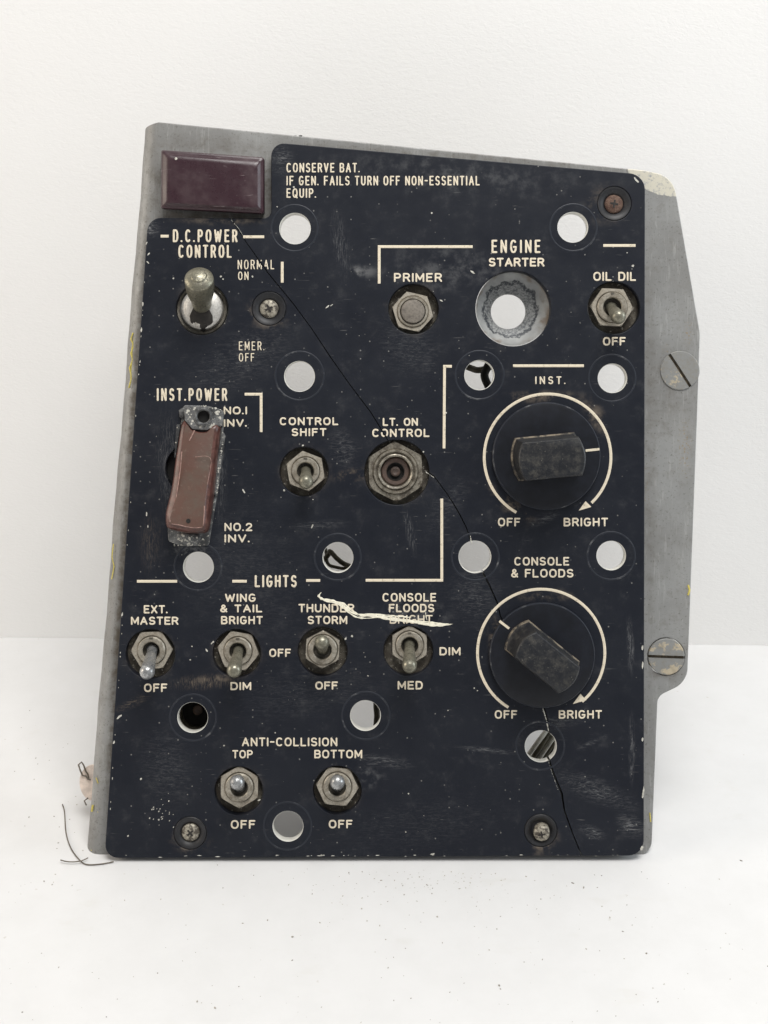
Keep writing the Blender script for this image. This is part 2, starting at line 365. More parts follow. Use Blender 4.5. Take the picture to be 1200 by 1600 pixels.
# ---------------------------------------------------------------- table and backdrop
WALL_Y = 129.5
bm = bmesh.new(); box(bm, (0, -200 + (WALL_Y + 200) / 2, -10), (2400, WALL_Y + 1000, 20))
o = build('table_top', bm, M['table']); o['kind'] = 'structure'
# backdrop: standing sheet whose foot has a tight bend where it meets the table
bm = bmesh.new(); prof = [(WALL_Y, 0.03), (WALL_Y + 50, 800.0), (WALL_Y + 56, 800.0), (WALL_Y + 6, 0.03)]
L = [bm.verts.new((-1200, y, z)) for y, z in prof]; Rr = [bm.verts.new((1200, y, z)) for y, z in prof]
for i in range(len(prof)):
    j = (i + 1) % len(prof); bm.faces.new((L[i], L[j], Rr[j], Rr[i]))
bm.faces.new(L[::-1]); bm.faces.new(Rr); bmesh.ops.recalc_face_normals(bm, faces=bm.faces)
bmesh.ops.rotate(bm, cent=(0, WALL_Y, 0), matrix=Matrix.Rotation(R(-1.25), 3, 'Z'), verts=bm.verts)
o = build('backdrop_wall', bm, M['wall']); o['kind'] = 'structure'

# ---------------------------------------------------------------- the panel
panel = empty('control_panel'); panel.rotation_euler = (math.pi / 2 - LEAN, 0, 0)
panel['label'] = 'worn dark blue aircraft switch panel with cracked faceplate on grey metal chassis'
panel['category'] = 'control panel'
TP = 3.6                                   # faceplate thickness
ZC = -TP                                   # chassis front
HOLES = [(461, 357, 24), (895, 355, 23.5), (468, 588, 23.5), (749, 586, 23), (957, 591, 22.5), (310, 886, 23.5), (528, 871, 23.5), (742, 870, 25),
         (955, 868, 22.5), (301, 1121, 23.5), (571, 1118, 23.5), (450, 1291, 23.5), (845, 1166, 24.5)]
RECESS = [(959, 481, 41), (646, 483, 39.5), (802, 482, 59), (475, 737, 38.5), (620, 738, 51), (235, 1022, 39), (370, 1021, 38), (504, 1018, 39), (638, 1017, 39),
          (373, 1236, 38), (527, 1235, 38), (315.5, 482.5, 41), (298, 733, 40)]
SCREWS = [(420, 482, 27), (960, 318, 27), (297, 1302, 26), (845, 1298, 26)]
SHAFTS = [(852.7, 712.7, 20), (846, 1022.4, 20)]
# faceplate
outline = [(423.5, 222, 20), (1008, 272.5, 26), (1006, 1337, 24), (163, 1341, 20), (231, 340, 22), (424, 341, 12)]
fp = rounded([(*at(x, y, 0).to_2d(), r / PXMM) for x, y, r in outline])
loops = [fp] + [circle(at(x, y), mmr(r)) for x, y, r in HOLES + RECESS + SCREWS + SHAFTS]
bm = sheet(loops, ZC, 0.0, 0.22)
CRACK = [[(354, 328), (361, 341), (372, 358), (383, 376), (420, 428), (457, 473), (486, 512), (515, 556), (546, 600), (580, 645), (606, 688), (612, 700)],
         [(655, 728), (666, 736), (678, 744), (696, 768), (708, 786), (720, 807), (729, 825), (736, 847), (740, 862)],
         [(746, 880), (751, 888), (765, 915), (777, 942), (782, 963), (800, 1000), (840, 1020)],
         [(846, 1030), (850, 1106), (855, 1124), (859, 1147), (855, 1160)],
         [(848, 1172), (857, 1184), (864, 1206), (878, 1240), (882, 1267), (895, 1303), (909, 1337), (914, 1350)]]
print('vol', bm.calc_volume(), sum(len(e.link_faces) != 2 for e in bm.edges))
me = bpy.data.meshes.new('faceplate'); bm.to_mesh(me); bm.free()
faceplate = bpy.data.objects.new('faceplate', me); link(faceplate)
for k in ('plate', 'acrylic', 'crackwall', 'chip'): me.materials.append(M[k])
cut = bmesh.new()
CRW = [(.13, .15), (.16, .13), (.28, .16), (.2, .2), (.34, .13)]
for path, (w0, w1) in zip(CRACK, CRW):
    P = [at(x, y).to_2d() for x, y in path]; n = len(P); A = []; B = []
    for i, p in enumerate(P):
        d = (P[min(i + 1, n - 1)] - P[max(i - 1, 0)]).normalized(); q = Vector((-d.y, d.x))
        w = (w0 + (w1 - w0) * i / (n - 1)) * random.uniform(0.8, 1.25); A.append(p + q * w); B.append(p - q * w)
    loop = A + B[::-1]
    top = [cut.verts.new((p.x, p.y, 1.0)) for p in loop]; bot = [cut.verts.new((p.x, p.y, ZC - 1.0)) for p in loop]
    m = len(loop)
    for i in range(n - 1):
        a, b, c2, d2 = i, i + 1, m - 2 - i, m - 1 - i
        cut.faces.new((top[a], top[b], top[c2], top[d2])); cut.faces.new((bot[a], bot[d2], bot[c2], bot[b]))
    for i in range(m):
        j = (i + 1) % m; cut.faces.new((top[j], top[i], bot[i], bot[j]))
bmesh.ops.recalc_face_normals(cut, faces=cut.faces); print('cutvol', cut.calc_volume(), sum(len(e.link_faces) != 2 for e in cut.edges))
mc = bpy.data.meshes.new('cutter'); cut.to_mesh(mc); cut.free(); oc = bpy.data.objects.new('cutter', mc); COL.objects.link(oc)
for k in ('plate', 'acrylic', 'crackwall', 'chip'): mc.materials.append(M[k])
for p in mc.polygons: p.material_index = 2
md = faceplate.modifiers.new('crack', 'BOOLEAN'); md.operation = 'DIFFERENCE'; md.solver = 'EXACT'; md.object = oc
bpy.context.view_layer.update(); dg = bpy.context.evaluated_depsgraph_get(); dg.update()
nm = bpy.data.meshes.new_from_object(faceplate.evaluated_get(dg))
faceplate.modifiers.clear()
print('faceplate faces', len(me.polygons), '->', len(nm.polygons))
if len(nm.polygons) > 500: faceplate.data = nm
bpy.data.objects.remove(oc); me = faceplate.data; me.name = 'faceplate'; faceplate.parent = panel
# hole walls show the pale core of the plate; chips of bare core on face and rims
bm = bmesh.new(); bm.from_mesh(me); bmesh.ops.scale(bm, vec=(MM,) * 3, verts=bm.verts); bm.normal_update()
cent = [(at(x, y) * MM, mmr(r) * MM) for x, y, r in HOLES]
for f in bm.faces:
    f.smooth = abs(f.normal.z) < 0.9995
    if abs(f.normal.z) < 0.85 and f.material_index == 0:
        c = f.calc_center_median()
        for q, r in cent:
            if abs((c.to_2d() - q.to_2d()).length - r) < 0.0007: f.material_index = 1
for e in bm.edges:
    if len(e.link_faces) == 2 and e.calc_face_angle(0) > R(40): e.smooth = False
def chip(px, py, r, ang=None, asp=1.0, z=0.012):
    ang = random.uniform(0, math.pi) if ang is None else R(ang); c = at(px, py); k = random.randint(6, 9); vs = []
    for i in range(k):
        a = 2 * math.pi * i / k; rr = r * random.uniform(0.65, 1.2)
        x, y = rr * math.cos(a) * asp, rr * math.sin(a)
        vs.append(bm.verts.new(((c.x + (x * math.cos(ang) - y * math.sin(ang)) / PXMM) * MM, (c.y + (x * math.sin(ang) + y * math.cos(ang)) / PXMM) * MM, (z + random.uniform(0, 0.008)) * MM)))
    f = bm.faces.new(vs); f.material_index = 3
for x, y, r in ((459, 292.5, 1.6), (674.5, 333, 1.6), (345, 432, 1.7), (348.5, 436, 1.4), (271, 435, 1.4), (394.5, 432, 1.7), (473, 696, 1.6), (444, 766, 1.8), (489, 780.5, 1.0), (661.5, 706, 1.3),
                (697, 645, 1.4), (297, 1031, 1.6), (550, 994, 1.8), (540, 998, 1.9), (333, 1003, 1.5), (220, 1217, 1.9), (200, 1306, 1.6), (638, 1240, 1.4), (700, 1110, 1.1), (989, 415.5, 2.0),
                (980, 395, 1.0), (437, 329, 1.4), (433, 323, 1.2), (660, 975, 1.2), (741, 1075, 1.1), (746, 1079, 1.2), (350, 1165, 1.4), (430, 1145, 1.1), (575, 1056, 1.2), (300, 1010, 1.2), (634, 1300, 1.2)): chip(x, y, r)
for x, y, r, a, s in ((232, 397, 1.1, 50, 2.6), (231, 410, 1.0, -50, 2.8), (223, 475, 1.3, 85, 2.8), (221, 515, 1.5, 85, 3.0), (229, 380, 1.0, 60, 3), (738, 425, 1.5, -30, 2.8), (381, 768, 1.4, -60, 3.6),
                      (488, 822, 1.3, 70, 2.6), (229, 803, 1.2, 85, 3.4), (231, 822, 1.0, 85, 2.6), (191, 960, 1.5, 75, 2), (323, 1016, 1.4, -55, 2.8), (331, 1005, 1.1, 50, 2.0), (186, 1120, 1.9, 40, 2.4), (178, 1160, 1.4, 70, 2),
                      (1004, 1012, 1.4, 85, 3.4), (1004, 1040, 1.6, 88, 4), (1004, 1155, 1.6, 88, 2), (1005, 1240, 1.8, 86, 6), (1003, 1325, 2.4, 60, 2.2), (676, 1334.5, 1.6, 10, 2.4), (590, 1336.5, .8, 0, 4), (340, 1338.5, .9, 0, 6), (500, 1337, .7, 0, 7), (250, 1339.5, .8, 0, 4),
                      (512, 479, 1.1, 40, 4), (518, 477, .9, 40, 3), (995, 282, 1.8, -50, 3.5), (950, 688, 1.0, 60, 2), (405, 1250, 1.0, 30, 3), (690, 470, 1.0, -30, 3)): chip(x, y, r, a, s)
def lip(path, side, r0, r1):
    for i in range(len(path) - 1):
        (x0, y0), (x1, y1) = path[i], path[i + 1]; L_ = math.hypot(x1 - x0, y1 - y0); nx, ny = -(y1 - y0) / L_, (x1 - x0) / L_
        m_ = max(1, int(L_ / 1.3))
        for k in range(m_):
            if random.random() < .75: chip(x0 + (x1 - x0) * k / m_ + nx * side, y0 + (y1 - y0) * k / m_ + ny * side, random.uniform(r0, r1), -math.degrees(math.atan2(y1 - y0, x1 - x0)), 2.2)
lip([(850, 1108), (855, 1124), (859, 1144)], 1.4, .7, 1.1); lip([(859, 1190), (864, 1206), (874, 1234)], 1.9, .2, .45); lip([(667, 737), (680, 746)], 1.3, .4, .8); lip([(361, 345), (372, 358), (383, 376)], -1.3, .25, .5); lip([(736, 838), (738, 850)], 1.0, .5, .9)
for k in range(26): chip(random.gauss(252, 11), random.gauss(1273, 13), random.uniform(0.4, 1.1), 60, 1.6)
for k in range(110): chip(random.uniform(240, 990), random.uniform(350, 1325), random.choice((.22, .25, .3, .35, .4, .6)))
for k in range(24):
    y = random.uniform(380, 1300); chip(166.5 + (1330 - y) * 65 / 985 + random.uniform(0.5, 2.0), y, random.uniform(0.35, .8), 86, random.uniform(1.5, 4))
for k in range(26): chip(random.uniform(190, 980), 1337 + random.uniform(-1.2, 1.0), random.uniform(0.3, .8), 0, random.uniform(1.5, 5))
bm.to_mesh(me); bm.free()

# ------------- engraved lettering: a single-stroke alphabet
def ell(cx, cy, rx, ry, a0, a1, n=14, e=2.4):
    out = []
    for i in range(n + 1):
        a = R(a0 + (a1 - a0) * i / n); c, s = math.cos(a), math.sin(a)
        out.append((cx + rx * math.copysign(abs(c) ** (2 / e), c), cy + ry * math.copysign(abs(s) ** (2 / e), s)))
    return out
W = 0.66
G = {'A': (W * 1.06, [[(0, 0), (W * .53, 1), (W * 1.06, 0)], [(.13, .33), (W * 1.06 - .13, .33)]]),
     'B': (W * .92, [[(0, 0), (0, 1), (.34, 1)] + ell(.34, .76, .24, .24, 90, -90, 10, 2), [(0, .52), (.36, .52)] + ell(.36, .26, .26, .26, 90, -90, 10, 2) + [(0, 0)]]),
     'C': (W, [ell(W / 2, .5, W / 2, .5, 48, 312, 22)]),
     'D': (W * .95, [[(0, 0), (0, 1), (.28, 1)] + ell(.28, .5, .35, .5, 90, -90, 16) + [(0, 0)]]),
     'E': (W * .82, [[(W * .82, 1), (0, 1), (0, 0), (W * .82, 0)], [(0, .52), (W * .7, .52)]]),
     'F': (W * .8, [[(W * .8, 1), (0, 1), (0, 0)], [(0, .52), (W * .68, .52)]]),
     'G': (W, [ell(W / 2, .5, W / 2, .5, 48, 360, 24)[:-1] + [(W, .45), (W * .58, .45)]]),
     'H': (W * .92, [[(0, 0), (0, 1)], [(W * .92, 0), (W * .92, 1)], [(0, .52), (W * .92, .52)]]),
     'I': (0.0, [[(0, 0), (0, 1)]]),
     'L': (W * .78, [[(0, 1), (0, 0), (W * .78, 0)]]),
     'M': (W * 1.15, [[(0, 0), (0, 1), (W * .575, .22), (W * 1.15, 1), (W * 1.15, 0)]]),
     'N': (W * .96, [[(0, 0), (0, 1), (W * .96, 0), (W * .96, 1)]]),
     'O': (W * 1.04, [ell(W * .52, .5, W * .52, .5, 90, 450, 30)]),
     'P': (W * .88, [[(0, 0), (0, 1), (.32, 1)] + ell(.32, .73, .26, .27, 90, -90, 10, 2) + [(0, .46)]]),
     'Q': (W * 1.04, [ell(W * .52, .5, W * .52, .5, 90, 450, 30), [(W * .6, .26), (W * 1.06, -.06)]]),
     'R': (W * .9, [[(0, 0), (0, 1), (.33, 1)] + ell(.33, .74, .25, .26, 90, -90, 10, 2) + [(0, .48)], [(.34, .48), (W * .92, 0)]]),
     'S': (W * .9, [ell(W * .45, .75, W * .42, .25, 30, 270, 14, 2.1) + ell(W * .45, .25, W * .45, .25, 90, -150, 14, 2.1)[1:]]),
     'T': (W * .9, [[(0, 1), (W * .9, 1)], [(W * .45, 1), (W * .45, 0)]]),
     'U': (W * .94, [[(0, 1), (0, .32)] + ell(W * .47, .32, W * .47, .32, 180, 360, 12, 2)[1:-1] + [(W * .94, .32), (W * .94, 1)]]),
     'V': (W, [[(0, 1), (W * .5, 0), (W, 1)]]),
     'W': (W * 1.5, [[(0, 1), (W * .36, 0), (W * .75, .85), (W * 1.14, 0), (W * 1.5, 1)]]),
     'X': (W * .95, [[(0, 0), (W * .95, 1)], [(0, 1), (W * .95, 0)]]),
     'Y': (W * .95, [[(0, 1), (W * .475, .5), (W * .95, 1)], [(W * .475, .5), (W * .475, 0)]]),
     '1': (0.0, [[(0, 0), (0, 1)]]),
     '2': (W * .85, [ell(W * .425, .72, W * .42, .28, 165, -20, 12, 2) + [(0, 0), (W * .88, 0)]]),
     '&': (W * .95, [[(W * .95, 0), (W * .22, .66)] + ell(W * .42, .8, W * .24, .2, 200, -20, 12, 2) + [(W * .2, .45)] + ell(W * .4, .24, W * .4, .24, 140, 330, 14, 2) + [(W * .92, .42)]]),
     '.': (0.02, [[(0, 0.02), (.02, 0.02)]]), '-': (W * .55, [[(0, .5), (W * .55, .5)]]), '~': (.02, []), ' ': (.46, [])}
CRP = [[at(x, y).to_2d() for x, y in path] for path in CRACK]; CRGAP = 0.36
def near_crack(p, lim):
    for path in CRP:
        for a, b in zip(path[:-1], path[1:]):
            d = b - a; t_ = max(0, min(1, (p - a).dot(d) / d.length_squared))
            if (a + d * t_ - p).length < lim: return True
    return False
def stroke(bm, P, r, h):
    """a rounded, very flat ridge along P (mm), split where it turns sharply"""
    runs = [[P[0]]]
    for i in range(1, len(P)):
        runs[-1].append(P[i])
        if i < len(P) - 1:
            a = P[i] - P[i - 1]; b = P[i + 1] - P[i]
            if a.length > 1e-6 and b.length > 1e-6 and abs(a.angle(b)) > R(38): runs.append([P[i]])
    ca = [R(a) for a in (0, 35, 70)]
    broken = []
    for run in runs:
        cur = []
        for i in range(len(run) - 1):
            m_ = max(1, int((run[i + 1] - run[i]).length / .12)) if near_crack(run[i], 3.0) else 1
            for k in range(m_):
                p = run[i].lerp(run[i + 1], k / m_)
                if near_crack(p, CRGAP): broken.append(cur); cur = []
                else: cur.append(p)
        cur.append(run[-1]); broken.append(cur)
    for run in broken:
        run = [p for i, p in enumerate(run) if i == 0 or (p - run[i - 1]).length > 1e-4]
        if len(run) < 2: continue
        hh = h * random.uniform(0.8, 1.25); secs = []
        d0 = (run[0] - run[1]).normalized(); d1 = (run[-1] - run[-2]).normalized()
        for a in reversed(ca[1:]): secs.append((run[0] + d0 * r * math.sin(a), -d0, math.cos(a)))
        for i, p in enumerate(run):
            d = (run[min(i + 1, len(run) - 1)] - run[max(i - 1, 0)]).normalized(); secs.append((p, d, 1.0))
        for a in ca[1:]: secs.append((run[-1] + d1 * r * math.sin(a), d1, math.cos(a)))
        prev = None
        for p, d, s in secs:
            q = Vector((-d.y, d.x)); row = []
            for a in (0, 40, 90, 140, 180):
                row.append(bm.verts.new((p.x + q.x * r * s * math.cos(R(a)), p.y + q.y * r * s * math.cos(R(a)), 0.004 + hh * s * math.sin(R(a)))))
            if prev:
                for k in range(4): bm.faces.new((prev[k], prev[k + 1], row[k + 1], row[k]))
            prev = row
def text(words, x0, x1, ytop, ybot, sp=0.30, w=3.1, z=0.0, skip=()):
    """engraved words between photo columns x0..x1, cap top and base line in photo rows"""
    pen = 0.0; items = []
    for k, ch in enumerate(words):
        gw, st = G[ch]; items.append((pen, st, k)); pen += gw + (sp if ch != ' ' else sp * 0.4) if ch != '~' else 0.0
        if k + 1 < len(words) and words[k + 1] == '.': pen -= sp * 0.12
    total = pen - sp
    half = w / 2; sx = (x1 - x0 - w) / total; hh = (ybot - ytop - w)
    bm = bmesh.new()
    for off, sts, k in items:
        if k in skip: continue
        for s in sts:
            P = [at(x0 + half + (off + x) * sx, ybot - half - y * hh).to_2d() for x, y in s]
            stroke(bm, P, half / PXMM, 0.05)
    return build('lettering', bm, M['letter'], faceplate, 80, label='engraved cream words ' + words.replace('~', ' '))
T = [('CONSERVE BAT.', 447.5, 562, 254.6, 269.5, .56, 2.5), ('IF GEN. FAILS TURN OFF NON-ESSENTIAL', 447.5, 749.5, 274.8, 289.8, .56, 2.5), ('EQUIP.', 447.5, 494, 294.3, 309.2, .56, 2.5),
     ('D.C.~POWER', 270, 371, 358.5, 378.6, .78, 3.4), ('CONTROL', 278.6, 362, 382.5, 403, .74, 3.4), ('NORMAL', 371.3, 428.5, 406, 420.8, .62, 1.9), ('ON', 372, 388.3, 424.4, 437.5, .62, 1.9),
     ('EMER.', 373.3, 413, 533.6, 547.4, .62, 1.7), ('OFF', 373.3, 397.4, 551.8, 564.9, .62, 1.7), ('ENGINE', 768, 844.5, 374.6, 395.5, .72, 3.5), ('STARTER', 763.5, 850.5, 402.8, 416.6, .34, 3.2),
     ('PRIMER', 615.5, 690.5, 426.6, 440.6, .38, 3.0), ('OIL DIL', 927, 993.8, 424.8, 439, .36, 3.0), ('OFF', 942, 977.6, 526.6, 540, .38, 3.0), ('INST.', 836.2, 883.6, 588, 600.4, .72, 2.5),
     ('INST.~POWER', 245, 355, 606.6, 626.6, .76, 3.4), ('NO.1', 349.4, 386, 635.3, 647.6, .36, 2.9), ('INV.', 349.4, 385.6, 655, 667, .36, 3.0), ('NO.2', 350.6, 394, 817, 830, .38, 2.9), ('INV.', 350.6, 390, 835, 847.6, .36, 3.0),
     ('CONTROL', 437, 528.6, 652, 664.5, .40, 2.9), ('SHIFT', 455.6, 510, 669, 681.6, .40, 2.9), ('LIGHTS', 398, 463.6, 898.6, 917.6, .64, 3.5), ('LT. ON', 598, 653, 653, 665.6, .38, 2.9), ('CONTROL', 581.6, 671, 670, 683, .40, 2.9),
     ('WING', 351.5, 399.6, 927.6, 940.6, .38, 2.9), ('& TAIL', 344, 409.6, 944.6, 957, .38, 2.9), ('BRIGHT', 345.3, 410.6, 962.6, 975.6, .38, 2.9), ('EXT.', 224.6, 262, 945.6, 958.6, .38, 2.9), ('MASTER', 204.6, 278.6, 963.6, 976.4, .34, 2.9),
     ('THUNDER', 466.3, 553.6, 943.6, 957, .36, 2.9), ('STORM', 480.6, 542.6, 962.3, 975.4, .36, 2.9), ('OFF', 420.6, 454.6, 1013.6, 1026.6, .38, 2.9), ('DIM', 360, 392.6, 1065.6, 1078.4, .34, 3.0), ('OFF', 492.6, 528, 1064.8, 1077.6, .34, 3.0),
     ('OFF', 225, 261.4, 1068, 1081.4, .36, 3.0), ('CONSOLE', 597.6, 681.6, 926.6, 940.3, .38, 2.9), ('FLOODS', 607.6, 678.6, 943.6, 956.8, .36, 2.9), ('DIM', 686.6, 719.6, 1011.2, 1024.2, .36, 3.0),
     ('MED', 621.3, 660.6, 1064, 1077.4, .36, 3.0), ('CONSOLE', 803.6, 889.4, 870.3, 883.8, .38, 2.9), ('& FLOODS', 798.6, 896, 889, 902.5, .36, 2.9), ('OFF', 778, 813, 809, 822.5, .38, 2.9), ('BRIGHT', 880.6, 950, 809, 822.5, .38, 2.9),
     ('OFF', 773, 808.2, 1109.6, 1123, .38, 2.9), ('BRIGHT', 873, 940.6, 1109.6, 1123, .38, 2.9), ('ANTI-COLLISION', 378, 527, 1152.4, 1166.2, .38, 2.8), ('TOP', 363, 395, 1172, 1185, .36, 2.8), ('BOTTOM', 491, 566, 1171.6, 1185, .36, 2.9),
     ('OFF', 360.6, 399, 1281.4, 1295, .38, 3.0), ('OFF', 513.6, 550.8, 1281, 1294.4, .38, 3.0)]
for w_ in T: text(w_[0], w_[1], w_[2], w_[3], w_[4], w_[5], w_[6] * 0.87)
o = text('BRIGHT', 609, 676, 961, 974.6, .30, 2.0); o['label'] = 'engraved word BRIGHT, half worn away under the cream paint'
# ruled lines
def rule(pts, w=4.3, name='ruled_line'):
    bm = bmesh.new()
    for k, (a, b) in enumerate(zip(pts[:-1], pts[1:])):
        a2, b2 = at(*a).to_2d(), at(*b).to_2d(); d = (b2 - a2).normalized(); q = Vector((-d.y, d.x)) * w / 2 / PXMM
        if k > 0: a2 = a2 + d * w / 2 / PXMM * 1.0
        if k < len(pts) - 2: b2 = b2 + d * w / 2 / PXMM * 1.0
        z = 0.02
        lo = [bm.verts.new((p.x, p.y, 0.0)) for p in (a2 + q, a2 - q, b2 - q, b2 + q)]; hi = [bm.verts.new((p.x, p.y, z)) for p in (a2 + q * .9, a2 - q * .9, b2 - q * .9, b2 + q * .9)]
        bm.faces.new(hi)
        for i in range(4): bm.faces.new((lo[i], lo[(i + 1) % 4], hi[(i + 1) % 4], hi[i]))
    bmesh.ops.recalc_face_normals(bm, faces=bm.faces)
    return build(name, bm, M['letter'], faceplate, 60)
for pts in ([(251, 369), (263.6, 369)], [(380, 370), (412.8, 370)], [(441, 409), (441, 441.6)], [(738.5, 385.4), (592.5, 385.4), (592.5, 443)], [(942.6, 383.6), (993, 383.6)], [(801.6, 571.5), (912.3, 571.5)],
            [(706, 572.4), (694.6, 572.4), (693.8, 700.6)], [(382.3, 616), (408, 616), (408, 675)], [(214, 908.3), (276.8, 908.3)], [(363, 908.2), (385.6, 908.2)], [(478.3, 907), (500.3, 907)], [(571.4, 906.7), (690.3, 906.7), (690.3, 779)]):
    rule(pts)
# dial arcs with arrow heads
def dial_arc(cx, cy, r, a0, a1, tip, wing):
    bm = bmesh.new(); n = 64; w = 4.4
    rings = [[], [], [], []]
    for i in range(n + 1):
        a = R(a0 + (a1 - a0) * i / n); c = at(cx, cy); u = Vector((math.cos(a), math.sin(a)))
        for k, (rr, z) in enumerate(((r - w / 2, 0), (r - w / 2 * .85, .02), (r + w / 2 * .85, .02), (r + w / 2, 0))):
            p = c.to_2d() + u * rr / PXMM; rings[k].append(bm.verts.new((p.x, p.y, z)))
    for k in range(3):
        for i in range(n): bm.faces.new((rings[k][i], rings[k][i + 1], rings[k + 1][i + 1], rings[k + 1][i]))
    a = at(*tip); b = at(*wing[0]); c = at(*wing[1])
    hi = [bm.verts.new((p.x, p.y, .03)) for p in (a, b, c)]; lo = [bm.verts.new((p.x, p.y, 0)) for p in (a, b, c)]
    bm.faces.new(hi)
    for i in range(3): bm.faces.new((lo[i], lo[(i + 1) % 3], hi[(i + 1) % 3], hi[i]))
    bmesh.ops.recalc_face_normals(bm, faces=bm.faces)
    build('dial_arc', bm, M['letter'], faceplate, 60)
dial_arc(855.6, 714.5, 99, 240.5, -46, (904, 798), ((915, 783), (924, 792)))
dial_arc(845.6, 1020, 99.5, 239, -50, (895, 1100), ((907, 1084), (916, 1094)))
# rings marked round the lamp holes
for x, y, r in HOLES:
    bm = bmesh.new(); rr = random.uniform(36, 38)
    lathe(bm, [(mmr(rr + 1.4), 0.0), (mmr(rr + .8), 0.06), (mmr(rr - .8), 0.06), (mmr(rr - 1.4), 0.0)], Matrix.Translation(at(x + random.uniform(-1, 1), y + random.uniform(-1, 1))), 64)
    build('hole_ring', bm, M['ring'], faceplate)
# cream paint smear over THUNDER and BRIGHT
bm = bmesh.new()
def smear(pts, wid):
    P = smooth_path([(*at(460 + x / 4, 860 + y / 4).to_2d(), 0) for x, y in pts], 8); n = len(P); prev = None; ph = random.uniform(0, 6); zj = random.uniform(0.05, 0.10)
    for i, p in enumerate(P):
        d = (P[min(i + 1, n - 1)] - P[max(i - 1, 0)]).normalized(); q = Vector((-d.y, d.x, 0)); t = i / (n - 1)
        w = wid * .78 / PXMM / 2 * (min(1, 6 * t + .15) * min(1, 5 * (1 - t) + .05)) * (1 + .3 * math.sin(i * .9 + ph) + random.uniform(-.15, .15))
        row = [bm.verts.new(p + q * w * s + Vector((0, 0, zj * (1 - s * s) + 0.005))) for s in (-1, -.5, 0, .5, 1)]
        if prev:
            for k in range(4): bm.faces.new((prev[k], prev[k + 1], row[k + 1], row[k]))
        prev = row
smear([(168, 262), (153, 285), (175, 304), (215, 312), (262, 322), (310, 352), (350, 384), (400, 408)], 4.4)
smear([(156, 290), (190, 315), (250, 328), (290, 348), (335, 385), (385, 416), (440, 424), (520, 420)], 2.6)
smear([(262, 318), (310, 334), (350, 368), (395, 398), (450, 404), (520, 402), (590, 414), (660, 424)], 3.4)
smear([(400, 412), (460, 408), (540, 418), (610, 432), (700, 440), (790, 452), (870, 466), (940, 466), (990, 460)], 5.2)
smear([(560, 420), (640, 428), (730, 438), (820, 446), (900, 455), (975, 464)], 2.6)
smear([(640, 438), (720, 446), (800, 460), (860, 471), (930, 470)], 2.6)
smear([(594, 406), (640, 412), (690, 416), (730, 420)], 2.4)
smear([(200, 300), (248, 316), (300, 336), (342, 372), (372, 398)], 1.2)
smear([(420, 398), (500, 396), (580, 404), (640, 412)], 1.1)
smear([(760, 444), (850, 456), (920, 459), (968, 456)], 1.1)
smear([(820, 385), (822, 410), (830, 440)], 1.2)
build('paint_smear', bm, M['smear'], faceplate)

# ------------- chassis: grey sheet, left side folded back round a soft bend
def xl(py): return 229 - (py - 190) * 94 / 1155.0
RB = 4.6; ZB = ZC - RB
BOT, TOPL = 1344, 192
def left_x(py): return at(xl(py), py, ZB).x
bend_top = at(xl(TOPL), TOPL, ZC); bend_bot = at(xl(BOT), BOT, ZC)
yb, yt = 0.0, at(230, 191, ZC).y
def lx(y):
    y1, y2 = at(0, TOPL, ZB).y, at(0, BOT, ZB).y
    t = (y - y2) / (y1 - y2); return left_x(BOT) + (left_x(TOPL) - left_x(BOT)) * t
c_out = [(lx(yt) + RB, yt, 0), (*at(1008, 266, ZC).to_2d(), 3), (*at(1052, 276, ZC).to_2d(), 7), (*at(1094, 520, ZC).to_2d(), 8), (*at(1090, 640, ZC).to_2d(), 6), (*at(1074, 1066, ZC).to_2d(), 6.5),
         (*at(1028, 1088, ZC).to_2d(), 3.2), (*at(1018, 1336, ZC).to_2d(), 5), (at(985, 1340, ZC).x, yb, 2), (lx(yb) + RB, yb, 0)]
ch = rounded(c_out)
FAST = [(1062, 579, 31), (1041, 1026, 28.5)]
loops = [ch] + [circle(at(x, y, ZC), mmr(r + 2.0, ZC)) for x, y, r in HOLES] + [circle(at(802, 482, ZC), mmr(59.5))] + [circle(at(x, y, ZC), mmr(r + .8, ZC)) for x, y, r in FAST]
bm = sheet(loops, ZC - 1.6, ZC - 0.02, 0.3)
for v_ in bm.verts:      # no gap where the sheet runs into the fold
    if abs(v_.co.x - (lx(v_.co.y) + RB)) < 0.45 and v_.co.z > ZC - 0.7: v_.co.z = ZC - 0.02
# the fold
tanL = math.tan(LEAN); prof = []
for k in range(9):
    a = R(90 + 90 * k / 8); prof.append((RB + RB * math.cos(a), ZB + RB * math.sin(a)))
for zz in (-12, -18, -24, -30): prof.append((0, zz))
inner = [(1.5, zz) for zz in (-30, -24, -18, -12)]
for k in range(8, -1, -1):
    a = R(90 + 90 * k / 8); inner.append((RB + (RB - 1.5) * math.cos(a), ZB + (RB - 1.5) * math.sin(a)))
full = prof + inner; rows = []
NY = 40
for j in range(NY + 1):
    row = []
    for dx, z in full:
        ylo = max(yb, (-z - 5.2) * tanL); ytop_ = yt - max(0, (-z - 6) * 0.05)
        f = j / NY
        y = ylo + (ytop_ - ylo) * f
        rd = 0.0
        if j == 0 and dx < RB: rd = (RB - dx) / RB * 1.0
        if j == NY and dx < RB: rd = -(RB - dx) / RB * 1.1
        y += rd
        wob = 0.12 * math.sin(y * 0.11) + 0.08 * math.sin(y * 0.37 + 1)
        row.append(bm.verts.new((lx(y) + dx + (wob if dx < RB - 0.5 else 0), y, z - 0.02)))
    rows.append(row)
nf = len(full)
for j in range(NY):
    for i in range(nf): bm.faces.new((rows[j][i], rows[j][(i + 1) % nf], rows[j + 1][(i + 1) % nf], rows[j + 1][i]))
bm.faces.new(rows[0][::-1]); bm.faces.new(rows[-1])
bmesh.ops.recalc_face_normals(bm, faces=bm.faces)
